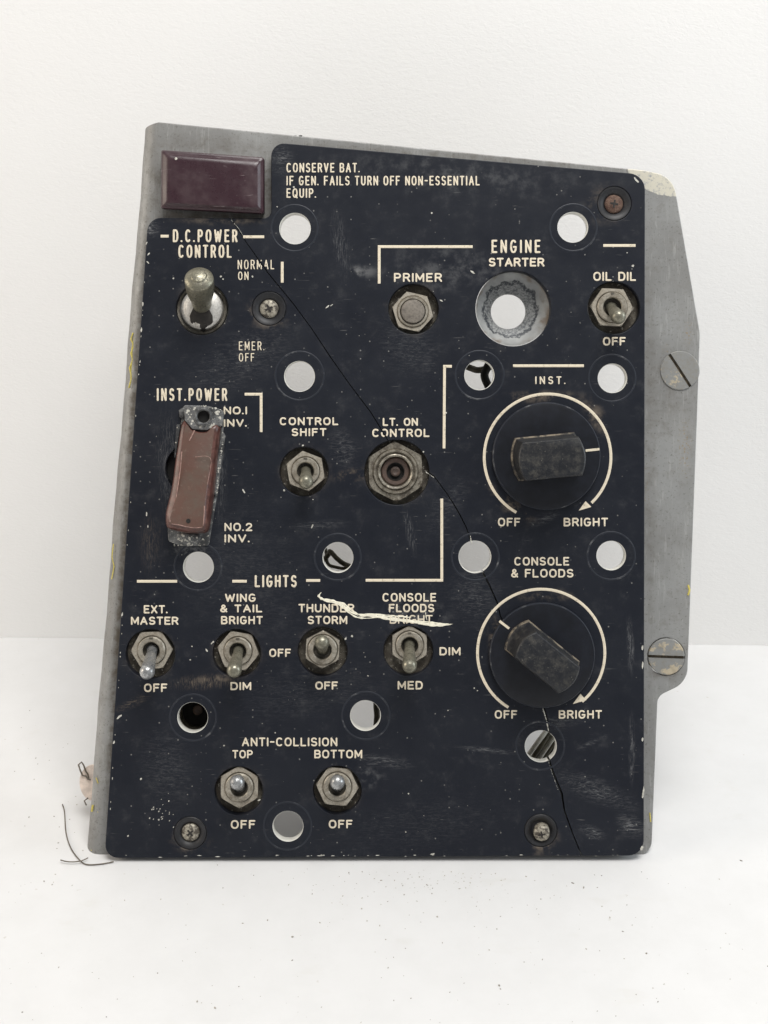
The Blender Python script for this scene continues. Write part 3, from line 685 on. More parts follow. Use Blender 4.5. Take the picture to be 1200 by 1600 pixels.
chassis = build('chassis', bm, M['chassis'], panel, 40, flat=True)
bm = bmesh.new(); p0 = Vector((lx(yt) + RB + .5, yt - .35)); p1 = at(1004, 266.5, ZC).to_2d(); dn = Vector((0, -1.4))  # unseen fold along the top, added to block overhead light behind the panel
def fsec(p): return [Vector((p.x, p.y, ZC - 1.63)), Vector((p.x, p.y - .3, ZC - 29)), Vector((p.x, p.y - 1.7, ZC - 29)), Vector((p.x, p.y - 1.4, ZC - 1.63))]
ring_loft(bm, [fsec(p0.lerp(p1, k / 6)) for k in range(7)], True, True); bmesh.ops.recalc_face_normals(bm, faces=bm.faces)
build('shading_top_fold', bm, M['chassis'], chassis, 40)
# yellow crayon marks on the fold and right edge
def crayon(pts, z, r=0.16):
    bm = bmesh.new()
    P = [at(x + random.uniform(-.8, .8), y, z) for x, y in pts]; tube(bm, P, r, 5)
    build('crayon_mark', bm, M['yellow'], chassis)
crayon([(208, 520), (204, 530), (209, 540), (204, 552), (208, 562), (203, 575), (206, 590), (202, 606)], ZC - 0.75, 0.22)
crayon([(210, 524), (206, 546), (207, 556), (204, 584), (204, 596)], ZC - 0.75, 0.13)
crayon([(178, 850), (175, 870), (178, 885), (174, 905)], ZC - 0.75, 0.16); crayon([(150, 1215), (154, 1224)], ZC - 0.6, .14); crayon([(152, 1268), (156, 1275), (161, 1282)], ZC - 0.4, .12)
crayon([(146, 1258), (144, 1268)], ZC - 1.0, .3); crayon([(142, 1328), (152, 1336)], ZC - 0.9, .12); crayon([(1075, 914), (1077, 922), (1075, 930)], ZC + .0, .28); crayon([(1015, 1270), (1017, 1284)], ZC + .0, .2)
bm = bmesh.new()
for k in range(9): box(bm, at(462 + random.uniform(-8, 10), 213.5 + random.uniform(-1, 1.5), ZC - .6), (random.uniform(.4, 1.2), .35, .6), Matrix.Identity(4))
build('dirt_clump', bm, M['cavity'], chassis)

# ------------- maroon indicator lens
bm = bmesh.new()
def quad_ring(c, z, ins, rad=4):
    pts = [(c[0][0] + ins, c[0][1] + ins), (c[1][0] - ins, c[1][1] + ins), (c[2][0] - ins, c[2][1] - ins), (c[3][0] + ins, c[3][1] - ins)]
    return [Vector((p.x, p.y, z)) for p in rounded([(*at(x, y, z).to_2d(), rad / PXMM) for x, y in pts], 3)]
C0 = [(255, 238), (414, 248), (414, 335), (254, 327)]; C1 = [(252, 234.5), (412, 246), (412, 334), (251.5, 326)]
ring_loft(bm, [quad_ring(C0, ZC - .3, 0), quad_ring(C1, 1.4, 0, 3), quad_ring(C1, 1.9, 1.2, 3), quad_ring(C1, 2.2, 4.5, 4), quad_ring(C1, 2.45, 5.5, 4), quad_ring(C1, 3.0, 9.5, 5), quad_ring(C1, 3.1, 14, 5)], True, True)
bmesh.ops.recalc_face_normals(bm, faces=bm.faces)
lens = build('indicator_lens', bm, M['lens'], panel, 24)
bm = bmesh.new(); lathe(bm, [(.42, 3.0), (.36, 3.13), (0, 3.16)], Matrix.Translation(Vector((at(275, 248, 3).x, at(275, 248, 3).y, 0))), 10); build('paint_speck', bm, M['chip'], lens)

# ------------- switches
def hexr(a, Rr):
    a = (a + math.pi / 6) % (math.pi / 3) - math.pi / 6
    return Rr * math.cos(math.pi / 6) / math.cos(abs(a) - 0) if False else Rr * math.cos(math.pi / 6) / math.cos(((a) % (math.pi / 3)) - math.pi / 6)
def hex_nut(Rn, ri, z0, z1, rot, parent, mat, loc):
    bm = bmesh.new(); n = 72; c = []
    for k in range(n): c.append((R(rot) + 2 * math.pi * k / n, 2 * math.pi * k / n))
    def ring(fn, z): return [Vector((fn(b) * math.cos(a), fn(b) * math.sin(a), z if not callable(z) else z(b))) for a, b in c]
    hx = lambda b: Rn * math.cos(math.pi / 6) / math.cos((b % (math.pi / 3)) - math.pi / 6)
    Rc = Rn * .93
    top = lambda b: min(hx(b), Rc)
    ring_loft(bm, [ring(lambda b: ri, z0), ring(hx, z0), ring(hx, lambda b: z1 - .10 - max(0, hx(b) - Rc) * .55), ring(top, z1), ring(lambda b: ri + .25, z1), ring(lambda b: ri, z1 - .2), ring(lambda b: ri, z0)])
    bmesh.ops.recalc_face_normals(bm, faces=bm.faces)
    return build('hex_nut', bm, mat, parent, 28, loc)
def lever_dir(piv, tip_px, Lr):
    """direction from the pivot so that the lever's end shows at a photo pixel"""
    a = CAM_L; d = (at(*tip_px, 0) - a).normalized(); oc_ = a - piv
    b = d.dot(oc_); disc = b * b - (oc_.length_squared - Lr * Lr)
    if disc < 0: p = a + d * (-b)
    else: p = a + d * (-b - math.sqrt(disc))
    return (p - piv).normalized()
def frame(loc, z):
    return Matrix.Translation(loc) @ z.to_track_quat('Z', 'Y').to_matrix().to_4x4()
def toggle(rec, nut, rot, rnut, tip, lmat, zn=-0.5, zb=0.5, Lr=12.5, rtip=2.05, label=None, rb=21.5):
    c = at(rec[0], rec[1], ZC); nc = at(nut[0], nut[1], zn) ; off = Vector((nc.x - c.x, nc.y - c.y, 0))
    bm = bmesh.new()
    # washer on the recess floor, then the threaded bushing with its dark mouth
    lathe(bm, [(mmr(rec[2]) - .12, .02), (mmr(rec[2]) - .12, .45), (mmr(rec[2]) - .6, .6), (mmr(18), .6)], n=48, mi=0)
    Mb = Matrix.Translation(off); rbo = mmr(rb); rbi = rbo * .62
    prof = [(rbo, .3)]
    for k in range(4): z = 1.2 + k * (zb - ZC - 1.6) / 4; prof += [(rbo, z), (rbo - .22, z + .25)]
    prof += [(rbo, zb - ZC - .25), (rbo - .22, zb - ZC), (rbi + .25, zb - ZC), (rbi, zb - ZC - .25)]
    lathe(bm, prof, Mb, 40, 1)
    lathe(bm, [(rbi, zb - ZC - .25), (rbi, 1.9), (0, 1.9)], Mb, 40, 2)
    box(bm, (off.x, off.y + rbo - .35, zb - ZC - .12), (1.0, .5, .5), mi=2)
    sw = build('toggle_switch', bm, [M['grime'], M['bushing'], M['bore']], panel, 35, c)
    if label: sw['label'] = label
    hex_nut(mmr(rnut), rbo + .12, .65, zn - ZC, rot, sw, M['nut'], off)
    piv = Vector((off.x, off.y, -ZC - 1.8)); pw = c + piv
    d = lever_dir(pw, tip, Lr); F = frame(piv, d); bm = bmesh.new()
    lathe(bm, [(0, -1.5), (1.55, -.9), (1.75, 0.2), (1.45, 1.3), (1.35, 2.2), (1.42, 3.2), (rtip * .92, Lr - 3.0), (rtip, Lr - 1.2), (rtip * .97, Lr - .4), (rtip * .83, Lr + .35), (rtip * .55, Lr + .85), (rtip * .25, Lr + 1.05), (0, Lr + 1.1)], F, 28)
    build('lever', bm, lmat, sw, 50)
    return sw
toggle((959, 481, 41), (956, 480), -3, 33.5, (967, 496), M['lever_brass'], rb=23)
toggle((475, 737, 38.5), (477.5, 736), 99, 32, (478, 754), M['lever_brass'], Lr=11.5)
toggle((235, 1022, 39), (237, 1016), 62, 33, (229.5, 1052), M['lever_bright'], Lr=15, label='toggle switch pushed down with a bright zinc tip')
toggle((370, 1021, 38), (372, 1017), 50, 33, (365.5, 1049), M['lever_brass'], Lr=15)
toggle((504, 1018, 39), (504, 1015), 88, 30, (503, 1003), M['lever_brass'], Lr=13, rb=23, label='toggle switch tilted upwards in a grimy recess')
toggle((638, 1017, 39), (640, 1008), 90, 31, (640, 1042), M['lever_brass'], Lr=15)
toggle((373, 1236, 38), (374, 1230), 90, 33.5, (370, 1222), M['lever_bright'], Lr=13, rb=22)
toggle((527, 1235, 38), (527, 1229), 55, 33.5, (527, 1222), M['lever_bright'], Lr=13, rb=22)

# primer push button
c = at(646, 483, ZC); off = at(645, 487, -.3) - c; off.z = 0; bm = bmesh.new()
lathe(bm, [(mmr(39) - .1, .02), (mmr(39) - .1, .45), (mmr(38) - .5, .6), (mmr(20), .6)], n=48)
lathe(bm, [(mmr(24), .3), (mmr(24), 3.5), (mmr(23), 3.9), (mmr(20.2), 3.9), (mmr(19.8), 3.5), (mmr(19.8), 1.0)], Matrix.Translation(off), 40, 1)
pb = build('push_button', bm, [M['grime'], M['bushing']], panel, 35, c)
hex_nut(mmr(33), mmr(24.3), .65, 3.3, 47, pb, M['nut'], off)
bm = bmesh.new(); lathe(bm, [(mmr(18.8), .8), (mmr(18.8), 4.1), (mmr(17.6), 4.55), (mmr(9), 4.75), (0, 4.8)], Matrix.Translation(off), 36)
build('button_cap', bm, worn_metal('button_grey', (0.22, 0.195, 0.165), (0.11, 0.095, 0.08), 0.25, 0.5), pb, 40)

# starter: dished, corroded ring round an open hole
t = NT('corroded_dish'); v = t.coords(); ln = t.n('ShaderNodeVectorMath', operation='LENGTH'); mp = t.n('ShaderNodeMapping'); t.l(t.tc.outputs['Object'], mp.inputs[0]); mp.inputs['Location'].default_value = (.0006, 0, 0); mp.inputs['Scale'].default_value = (1, 1, 0); t.l(mp.outputs[0], ln.inputs[0])
r_ = t.math('ADD', ln.outputs['Value'], t.ramp(t.noise(v, 300, 4, .6), .3, .7, -.0009, .0009, False)); b = t.noise(v, 1500, 6, .8); sm = t.noise(v, 180, 4, .6)
c_ = t.mix(t.ramp(sm, .35, .7), (.29, .295, .29), (.42, .425, .415))
pit = t.math('MULTIPLY', t.ramp(r_, .0083, .0074), t.ramp(b, .44, .58)); c_ = t.mix(t.math('MULTIPLY', pit, .85), c_, (.075, .082, .092))
band = t.math('MULTIPLY', t.ramp(r_, .0070, .0074), t.ramp(r_, .0084, .0079)); c_ = t.mix(t.math('MULTIPLY', band, t.ramp(b, .36, .5)), c_, (.045, .05, .058))
br = t.math('MULTIPLY', t.ramp(r_, .0092, .0104), t.ramp(t.noise(v, 120, 3, .6), .42, .62)); c_ = t.mix(t.math('MULTIPLY', br, .8), c_, (.17, .12, .08))
t.bump(b, .25, .0002); dish = t.out(c_, .5, .15)
c = at(802, 482, ZC); off = at(797, 484, -8) - at(802, 482, -8); bm = bmesh.new(); n = 64; rings = []
for rp, z, k in ((58.6, -.6, 0), (58.4, -.9, 0), (54, -1.7, 0), (46, -2.6, .2), (38, -3.4, .55), (31, -4.0, .9), (28.4, -4.5, 1), (27.6, -5.4, 1), (28.6, -6.4, 1), (33, -6.4, 1), (44, -5.0, .2), (54, -3.4, 0), (57.5, -2.2, 0)):
    rings.append([Vector((rp / PXMM * math.cos(2 * math.pi * i / n) + off.x * k, rp / PXMM * math.sin(2 * math.pi * i / n) + off.y * k, z)) for i in range(n)])
ring_loft(bm, rings + [rings[0]]); bmesh.ops.remove_doubles(bm, verts=bm.verts, dist=1e-5); bmesh.ops.recalc_face_normals(bm, faces=bm.faces)
build('starter_ring', bm, dish, panel, 50, c)

# lamp socket LT. ON CONTROL
c = at(620, 738, ZC); off = at(618, 737, -.4) - c; off.z = 0; Mo = Matrix.Translation(off); bm = bmesh.new()
lathe(bm, [(mmr(51) - .1, .02), (mmr(51) - .1, .5), (mmr(50) - .6, .7), (mmr(30), .7)], n=56)
ls = build('lamp_socket', bm, M['grime'], panel, 35, c)
nut = hex_nut(mmr(48), mmr(35), .72, 2.9, 92, ls, M['socket'], off)
bm = bmesh.new(); lathe(bm, [(mmr(35), .7), (mmr(35), 3.4), (mmr(34), 3.7), (mmr(31.5), 3.7), (mmr(30.8), 3.2), (mmr(28.5), 2.9), (mmr(27.5), 3.4), (mmr(26.5), 3.5), (mmr(24), 3.2), (mmr(23.3), 1.6), (mmr(22.5), 1.2)], Mo, 48)
build('collar', bm, M['socket'], ls, 40)
bm = bmesh.new(); lathe(bm, [(mmr(22.6), .9), (mmr(22.4), 1.5), (mmr(20.5), 1.75), (mmr(14), 1.6), (mmr(13.4), 1.2), (mmr(13.2), .3)], Mo, 40); build('insulator', bm, M['brown'], ls, 40)
bm = bmesh.new(); lathe(bm, [(mmr(14.2), 1.78), (mmr(13.6), 1.80), (mmr(13.3), 1.2), (mmr(13.3), .35), (0, .34)], Mo, 32, 0); lathe(bm, [(mmr(8), .36), (mmr(7.6), 1.1), (mmr(5), 1.3), (mmr(3), 1.1), (0, 1.05)], Mo, 24, 1); build('contact_pin', bm, [M['cavity'], M['brown']], ls, 40)

# D.C. power: large toggle in a silver dome
c = at(315.5, 482.5, ZC); bm = bmesh.new(); rr = mmr(41)
lathe(bm, [(rr - .1, .02), (rr - .1, .9), (rr - .5, 1.05), (mmr(35.5), .8), (mmr(34.5), .6)], n=56, mi=0)
off = Vector((.3, -.2, 0)); Mo = Matrix.Translation(off)
lathe(bm, [(mmr(33.5), .3), (mmr(33.5), 1.6), (mmr(32), 2.3), (mmr(26), 3.0), (mmr(18), 3.45), (mmr(9), 3.65), (0, 3.7)], Mo, 56, 1)
big = build('toggle_switch', bm, [worn_metal('dirty_collar', (.30, .275, .23), (.11, .095, .075), .4, .5), M['dome']], panel, 35, c, 'large toggle switch with a thick lever set upwards in a silver dome')
# hourglass mouth of the dome
bm = bmesh.new(); 
def hz(r):
    P = [(0, 3.7), (mmr(9), 3.65), (mmr(18), 3.45), (mmr(26), 3.0), (mmr(32), 2.3), (mmr(33.5), 1.6), (mmr(42), 1.15)]
    for (r0, z0), (r1, z1) in zip(P[:-1], P[1:]):
        if r <= r1: return z0 + (z1 - z0) * (r - r0) / (r1 - r0)
    return 1.15

outl = rounded([(-17, 18, 6), (17, 18, 6), (16, 8, 4), (11, 1, 5), (18, -12, 5), (18, -22, 4), (2, -37, 3), (-17, -22, 4), (-18, -12, 5), (-12, 1, 5), (-15, 8, 4)], 5)
prev = None; cq = Vector((0, -.9))
for kk in range(9):
    row = []
    for p in outl:
        q = cq.lerp(p / PXMM, 1 - kk / 8 * .97); row.append(bm.verts.new((off.x + q.x, off.y + q.y, hz(q.length) + .12)))
    if prev:
        for i in range(len(row)): bm.faces.new((prev[i], prev[(i + 1) % len(row)], row[(i + 1) % len(row)], row[i]))
    prev = row
bm.faces.new(prev)
bmesh.ops.recalc_face_normals(bm, faces=bm.faces)
build('lever_slot', bm, M['dark_grime'], big, 60)
piv = Vector((off.x + .2, off.y + .55, 3.0)); d = lever_dir(c + piv, (310.8, 434), 13.0); F = frame(piv, d); bm = bmesh.new()
lathe(bm, [(0, .2), (2.5, .4), (2.75, 1.2), (2.6, 2.2), (2.7, 2.8), (3.0, 3.6), (3.6, 6.2), (3.9, 8.2), (4.0, 12.0), (3.95, 12.5), (3.75, 12.8), (2.75, 13.35), (2.2, 13.55), (1.9, 14.0), (1.1, 14.3), (0, 14.4)], F, 44)
build('lever', bm, worn_metal('pitted_brass', (.285, .27, .205), (.12, .112, .085), .75, .34, scale=900, amount=(.40, .66), bump=.5), big, 30)

# ------------- red switch guard on its bracket
gz = lambda L, z: [at(235 + x / 6.157, 610 + y / 6.157, z) for x, y in L]
bm = bmesh.new()
lathe(bm, [(mmr(40) - .1, -3.5), (mmr(40) - .1, -3.0), (0, -3.0)], Matrix.Translation(Vector((at(298, 733).x, at(298, 733).y, 0))), 40, 1)
def slab(L, z0, z1, rad, mi=0, inset=.5):
    A = rounded([(*at(235 + x / 6.157, 610 + y / 6.157, z1).to_2d(), rad / PXMM) for x, y in L], 4)
    cen = sum((Vector(a) for a in A), Vector((0, 0))) / len(A)
    B = [a + (cen - a).normalized() * inset for a in A]
    ring_loft(bm, [[Vector((a.x, a.y, z0)) for a in A], [Vector((a.x, a.y, z1 - .3)) for a in A], [Vector((a.x, a.y, z1)) for a in B]], False, True, mi)
slab([(318, 140), (560, 150), (700, 190), (700, 380), (640, 1010), (560, 1495), (300, 1500), (170, 1450), (165, 1330), (250, 600)], 0.0, 0.7, 5)
slab([(690, 380), (718, 440), (640, 1020), (615, 1010), (655, 560)], 0.3, 1.5, 1.5, inset=.15)
slab([(250, 330), (290, 320), (240, 640), (215, 780), (232, 620)], 0.3, 1.5, 1.5, inset=.1)
slab([(270, 190), (330, 150), (330, 280), (280, 260)], 0.2, 1.2, 3)
slab([(240, 1370), (500, 1385), (470, 1450), (340, 1475), (260, 1440)], .5, 1.3, 5)
bmesh.ops.recalc_face_normals(bm, faces=bm.faces)
guard = build('switch_guard', bm, [M['bracket'], M['cavity']], panel, 35)
# hinge tongue with the hole
bm = bmesh.new(); ZT = 3.6
A = rounded([(*p.to_2d(), 1.0) for p in gz([(322, 160), (540, 150), (702, 195), (690, 345), (600, 355), (545, 385), (400, 375), (330, 290)], ZT)], 4)
hc = gz([(510, 252)], ZT)[0]; hr = 9.6 / PXMM
bt = sheet([A, circle(hc, hr, 32)], ZT - 2.6, ZT, .25)
lathe(bt, [(hr * 1.55, ZT - .05), (hr * 1.5, ZT + .45), (hr * 1.2, ZT + .6), (hr * 1.02, ZT + .3), (hr * 1.0, ZT - .4)], Matrix.Translation((hc.x, hc.y, 0)), 32)
lathe(bt, [(hr * 1.02, ZT - 1.2), (0, ZT - 1.2)], Matrix.Translation((hc.x, hc.y, 0)), 32, 1)
bm.free(); build('hinge_tongue', bt, [M['bracket'], M['cavity']], guard, 35)
# cover: lofted outline with soft rim
outer0 = [(345, 285), (300, 330), (262, 620), (222, 900), (195, 1040), (168, 1170), (168, 1275), (195, 1335), (345, 1372), (530, 1372), (568, 1335), (588, 1200), (615, 1000), (648, 650), (678, 350), (650, 315), (600, 340), (545, 395), (470, 398), (400, 375)]
top1 = [(330, 300), (296, 350), (248, 640), (212, 900), (183, 1040), (150, 1175), (150, 1285), (180, 1328), (345, 1362), (520, 1362), (548, 1325), (562, 1200), (585, 1000), (622, 650), (655, 360), (632, 330), (600, 345), (545, 398), (470, 402), (395, 378)]
top2 = [(352, 330), (326, 380), (300, 600), (268, 900), (238, 1085), (196, 1200), (190, 1262), (205, 1285), (350, 1312), (490, 1318), (510, 1300), (520, 1110), (548, 905), (580, 650), (612, 400), (605, 365), (585, 365), (540, 408), (470, 412), (400, 395)]
def ringp(L, z):
    P = gz(L, 0); n = len(L); out = []
    Q = [Vector(p) for p in L]
    for i in range(n):
        p0, p1, p2, p3 = Q[i - 1], Q[i], Q[(i + 1) % n], Q[(i + 2) % n]
        for k in range(4):
            t_ = k / 4; s_ = .55
            m1 = (p2 - p0) * s_ * .5; m2 = (p3 - p1) * s_ * .5
            h = (2 * t_**3 - 3 * t_**2 + 1) * p1 + (t_**3 - 2 * t_**2 + t_) * m1 + (-2 * t_**3 + 3 * t_**2) * p2 + (t_**3 - t_**2) * m2
            zz = z(h) if callable(z) else z
            out.append(at(235 + h.x / 6.157, 610 + h.y / 6.157, zz))
    return out
lift = lambda a, b: (lambda h: a + (b - a) * max(0, min(1, (h.y - 300) / 950)))
bm = bmesh.new()
vr = ring_loft(bm, [ringp(outer0, .8), ringp(outer0, 2.2), ringp(top1, lift(3.4, 7.2)), ringp([tuple(Vector(a).lerp(Vector(b), .3)) for a, b in zip(top1, top2)], lift(3.9, 8.2)),
                    ringp([tuple(Vector(a).lerp(Vector(b), .85)) for a, b in zip(top1, top2)], lift(4.1, 8.5)), ringp(top2, lift(4.15, 8.75))], False, False)
for f in bm.faces: f.material_index = 1
r = bmesh.ops.triangle_fill(bm, use_beauty=True, edges=[e for e in bm.edges if len(e.link_faces) == 1 and all(v_ in set(vr[-1]) for v_ in e.verts)])
for g_ in r['geom']:
    if isinstance(g_, bmesh.types.BMFace): g_.material_index = 0
bmesh.ops.recalc_face_normals(bm, faces=bm.faces)
gc = build('guard_cover', bm, [M['guard'], M['guard_rim']], guard, 40)
bm = bmesh.new()
def crust(p, r, z):
    k = random.randint(5, 8); vs = [bm.verts.new((p.x + r * random.uniform(.5, 1.2) * math.cos(6.283 * i / k), p.y + r * random.uniform(.5, 1.2) * math.sin(6.283 * i / k), z)) for i in range(k)]
    c_ = bm.verts.new((p.x, p.y, z + .06))
    for i in range(k): bm.faces.new((vs[i], vs[(i + 1) % k], c_))
for k in range(46):
    a = random.uniform(0, 6.283); rr_ = random.uniform(hr * 1.6, hr * 2.6); q = Vector((hc.x + rr_ * math.cos(a) * 1.1, hc.y + rr_ * math.sin(a) * .8)); 
    if q.y < hc.y + hr * 1.9: crust(q, random.choice((.1, .14, .2, .3, .42)), ZT + .01)
for x, y, r in ((365, 195, .6), (350, 215, .4), (640, 225, .55), (655, 205, .45), (560, 320, .6), (540, 335, .5)): crust(gz([(x, y)], ZT)[0], r, ZT + .01)
for k in range(36): y = random.uniform(400, 1010); crust(gz([(700 - (y - 400) * .105 + random.uniform(-9, 9), y)], 1.5)[0], random.choice((.08, .12, .18, .28)), 1.5)
for k in range(30): crust(gz([(random.gauss(370, 60), random.gauss(1425, 24))], 1.3)[0], random.choice((.1, .15, .25, .4)), 1.3)
for k in range(20): crust(gz([(random.uniform(200, 540), 1488 + random.uniform(-8, 8))], .7)[0], random.choice((.08, .14, .2)), .7)
build('corrosion', bm, M['chip'], guard, 60)
M['edge_highlight'] = simple('red_edge_highlight', (0.30, 0.185, 0.155), .45, var=.4, scale=900)  # pale pinkish lines painted as highlights along the cover's edges
def add_highlight(pts, z0, z1, r):
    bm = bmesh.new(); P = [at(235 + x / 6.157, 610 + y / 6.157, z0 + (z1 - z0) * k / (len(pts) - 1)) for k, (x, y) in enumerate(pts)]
    tube(bm, smooth_path(P, 5), r, 6); build('highlight_line', bm, M['edge_highlight'], guard)
add_highlight([(302, 590), (290, 740), (268, 900), (238, 1085), (198, 1195), (190, 1265)], 6.2, 8.75, .13)
add_highlight([(430, 640), (580, 655), (548, 905)], 6.4, 7.6, .08); add_highlight([(520, 1110), (516, 1200), (508, 1300)], 8.4, 8.75, .13)
add_highlight([(376, 485), (398, 440), (425, 385)], 5.0, 4.6, .2); add_highlight([(205, 1284), (280, 1296), (350, 1312), (430, 1322), (500, 1316)], 8.72, 8.72, .13)
bm = bmesh.new(); p = gz([(364, 1256)], 8.75)[0]; lathe(bm, [(.62, -.05), (.58, .05), (0, .05)], Matrix.Translation(p), 18); build('peg_hole', bm, M['cavity'], gc, 60)

# ------------- rotary knobs
def knob(cx, cy, rad, ang, top_c, half_l, half_w, bl, H=16.5):
    c = at(cx, cy, 0); bm = bmesh.new(); r_k = mmr(rad, 2)
    lathe(bm, [(r_k - .1, .12), (r_k, .35), (r_k, 1.5), (r_k - .25, 1.85), (r_k - .9, 2.0), (r_k * .5, 2.25), (0, 2.3)], n=72)
    lathe(bm, [(r_k + .03, 1.38), (r_k + .03, 1.56), (r_k - .22, 1.90), (r_k - .36, 1.93)], n=72, mi=1)  # pale ring painted as the light catch on the skirt edge
    k = build('rotary_knob', bm, [M['knob'], M['ring']], panel, 30, c)
    tc = at(*top_c, H) - c; base = Vector((tc.x * .2, tc.y * .2, 0)); u = Vector((math.cos(R(ang)), math.sin(R(ang)))); v_ = Vector((-u.y, u.x))
    def out(z, kl, kw, t):
        pts = []; b = half_w * kw; a = half_l * kl; bul = a * .16; m = 10
        for s in (1, -1):
            for i in range(m + 1):
                y = s * b * (1 - 2 * i / m) * -1; x = s * (a - bul * (y / b) ** 2)
                pts.append((x, y))
        ctr = base.lerp(Vector((tc.x, tc.y, 0)), t)
        return [Vector((ctr.x + x * u.x + y * v_.x, ctr.y + x * u.y + y * v_.y, z)) for x, y in pts]
    bm = bmesh.new()
    ring_loft(bm, [out(2.1, bl, 1.16, 0), out(2.9, bl - .01, 1.14, 0.02), out(3.2, bl - .05, 1.08, .04)], mi=1)
    ring_loft(bm, [out(3.2, bl - .05, 1.08, .04), out(6, 1.015, 1.02, .3), out(H - .8, 1.0, 1.0, .97), out(H - .25, .985, .97, 1), out(H, .95, .91, 1)], False, True)
    bmesh.ops.recalc_face_normals(bm, faces=bm.faces)
    bmesh.ops.remove_doubles(bm, verts=bm.verts, dist=1e-4); build('grip', bm, [M['grip'], M['foot']], k, 35)
    return k, c, u, r_k
k, c, u, r_k = knob(852.7, 712.7, 84.5, 5.5, (863, 717), 9.1, 5.25, 1.10)
def pointer(k, c, a, b):
    bm = bmesh.new(); a = at(*a, 2.2) - c; b = at(*b, 2.0) - c; d = (b - a).normalized(); q = Vector((-d.y, d.x, 0)) * .34
    pts = [a + q, a - q, b - q, b + q]; up = [bm.verts.new(p + Vector((0, 0, .13))) for p in pts]; lo = [bm.verts.new(p - Vector((0, 0, .3))) for p in pts]; bm.faces.new(up)
    for i in range(4): bm.faces.new((lo[i], lo[(i + 1) % 4], up[(i + 1) % 4], up[i]))
    bmesh.ops.recalc_face_normals(bm, faces=bm.faces); build('pointer_line', bm, M['letter'], k, 30)
pointer(k, c, (915, 704), (936.5, 701.8))
k, c, u, r_k = knob(846, 1022.4, 82.5, -39, (855.6, 1035.6), 9.0, 4.6, 1.22)
pointer(k, c, (795.5, 982), (780.5, 970.5))

# ------------- faceplate screws in countersunk cups
def screw(px, py, r, mat, rs=14, proud=0.0, tilt=(0, 0), rot=20, off=(0, 0)):
    c = at(px, py, 0); bm = bmesh.new(); rr = mmr(r)
    lathe(bm, [(rr - .06, -2.5), (rr - .06, -.25), (rr - .3, -.05), (rr * .80, -.12), (rr * .62, -.75), (rr * .5, -1.3), (0, -1.35)], n=48)
    s = build('screw', bm, M['cup'], panel, 35, c)
    o_ = Vector((off[0] / PXMM, -off[1] / PXMM, -1.2 + proud)); F = Matrix.Translation(o_) @ Matrix.Rotation(R(tilt[0]), 4, 'X') @ Matrix.Rotation(R(tilt[1]), 4, 'Y') @ Matrix.Rotation(R(rot), 4, 'Z')
    bm = bmesh.new(); h = mmr(rs)
    lathe(bm, [(h, -.6 - proud), (h, .25), (h * .9, .55), (h * .6, .8), (h * .25, .9), (0, .92)], F, 32)
    hd = build('screw_head', bm, mat, s, 40)
    bm = bmesh.new(); box(bm, (0, 0, .84), (h * .86, h * .20, .24), F); box(bm, (0, 0, .845), (h * .20, h * .86, .242), F); box(bm, (0, 0, .86), (h * .36, h * .36, .25), F @ Matrix.Rotation(R(45), 4, 'Z'))
    build('drive_slot', bm, M['dark_grime'], s, 30)
    return s
screw(420, 482, 27, M['screw'], 14.5, .1, rot=25)
s = screw(960, 318, 27, M['rust'], 14.5, .1, rot=-10); s['label'] = 'rusty brown screw in a black cup at the upper right corner'
screw(297, 1302, 26, M['screw'], 14, .2, rot=40)
s = screw(845, 1298, 26, M['screw'], 12.5, 1.7, (9, -6), 10, (1, 3)); s['label'] = 'screw standing proud and tilted in its cup'

# ------------- slotted fasteners on the right flange
def fastener(px, py, r, ang):
    c = at(px, py, ZC); bm = bmesh.new(); rr = mmr(r, ZC); w = .42; n = 30
    lathe(bm, [(rr, -1.5), (rr, -.75), (0, -.35)], n=48, mi=1)
    Rm = Matrix.Rotation(R(ang), 4, 'Z')
    for s in (1, -1):
        a0 = math.asin(w / rr); pts = [(rr * math.cos(a0 + (math.pi - 2 * a0) * i / n), s * rr * math.sin(a0 + (math.pi - 2 * a0) * i / n)) for i in range(n + 1)]
        def rg(k, z): return [Rm @ Vector((x * k, s * w + (y - s * w) * k, z)) for x, y in pts]
        ring_loft(bm, [rg(1, -.8), rg(1, .22), rg(.965, .36), rg(.5, .46)], False, True, 0)
    bmesh.ops.recalc_face_normals(bm, faces=bm.faces)
    return build('slotted_fastener', bm, [M['fastener'], M['dirt_slot']], panel, 30, c)
fastener(1062, 579, 30.5, -57); fastener(1041, 1026, 28.5, -2)

# ------------- behind the panel: switch bodies, lamp tube and wiring seen through the holes
def body(px, py, w, h, d):
    bm = bmesh.new(); p = at(px, py, ZC); box(bm, (0, 0, -1.9 - d / 2), (w, h, d)); bmesh.ops.bevel(bm, geom=bm.edges[:], offset=.8, segments=2, affect='EDGES')
    for s in (-1, 0, 1): box(bm, (0, s * h * .3, -d - 4), (2.2, .9, 5.2))
    build('switch_body', bm, M['brown'], panel, 35, p)
for px, py in ((958, 481), (476, 735), (236, 1018), (371, 1018), (504, 1016), (639, 1012), (527, 1232)): body(px, py, 10.5, 13.0, 17)
body(316, 482, 13, 15, 22); body(298, 733, 11, 17, 18)
for px, py, r in ((852.7, 712.7, 11), (846, 1022, 11), (619, 737, 8), (646, 484, 6.5)):
    bm = bmesh.new(); lathe(bm, [(0, -1.9), (r, -1.9), (r, -15), (r * .8, -16), (r * .3, -16.2), (0, -16.2)], n=36); build('switch_body', bm, M['socket'], panel, 35, at(px, py, ZC))
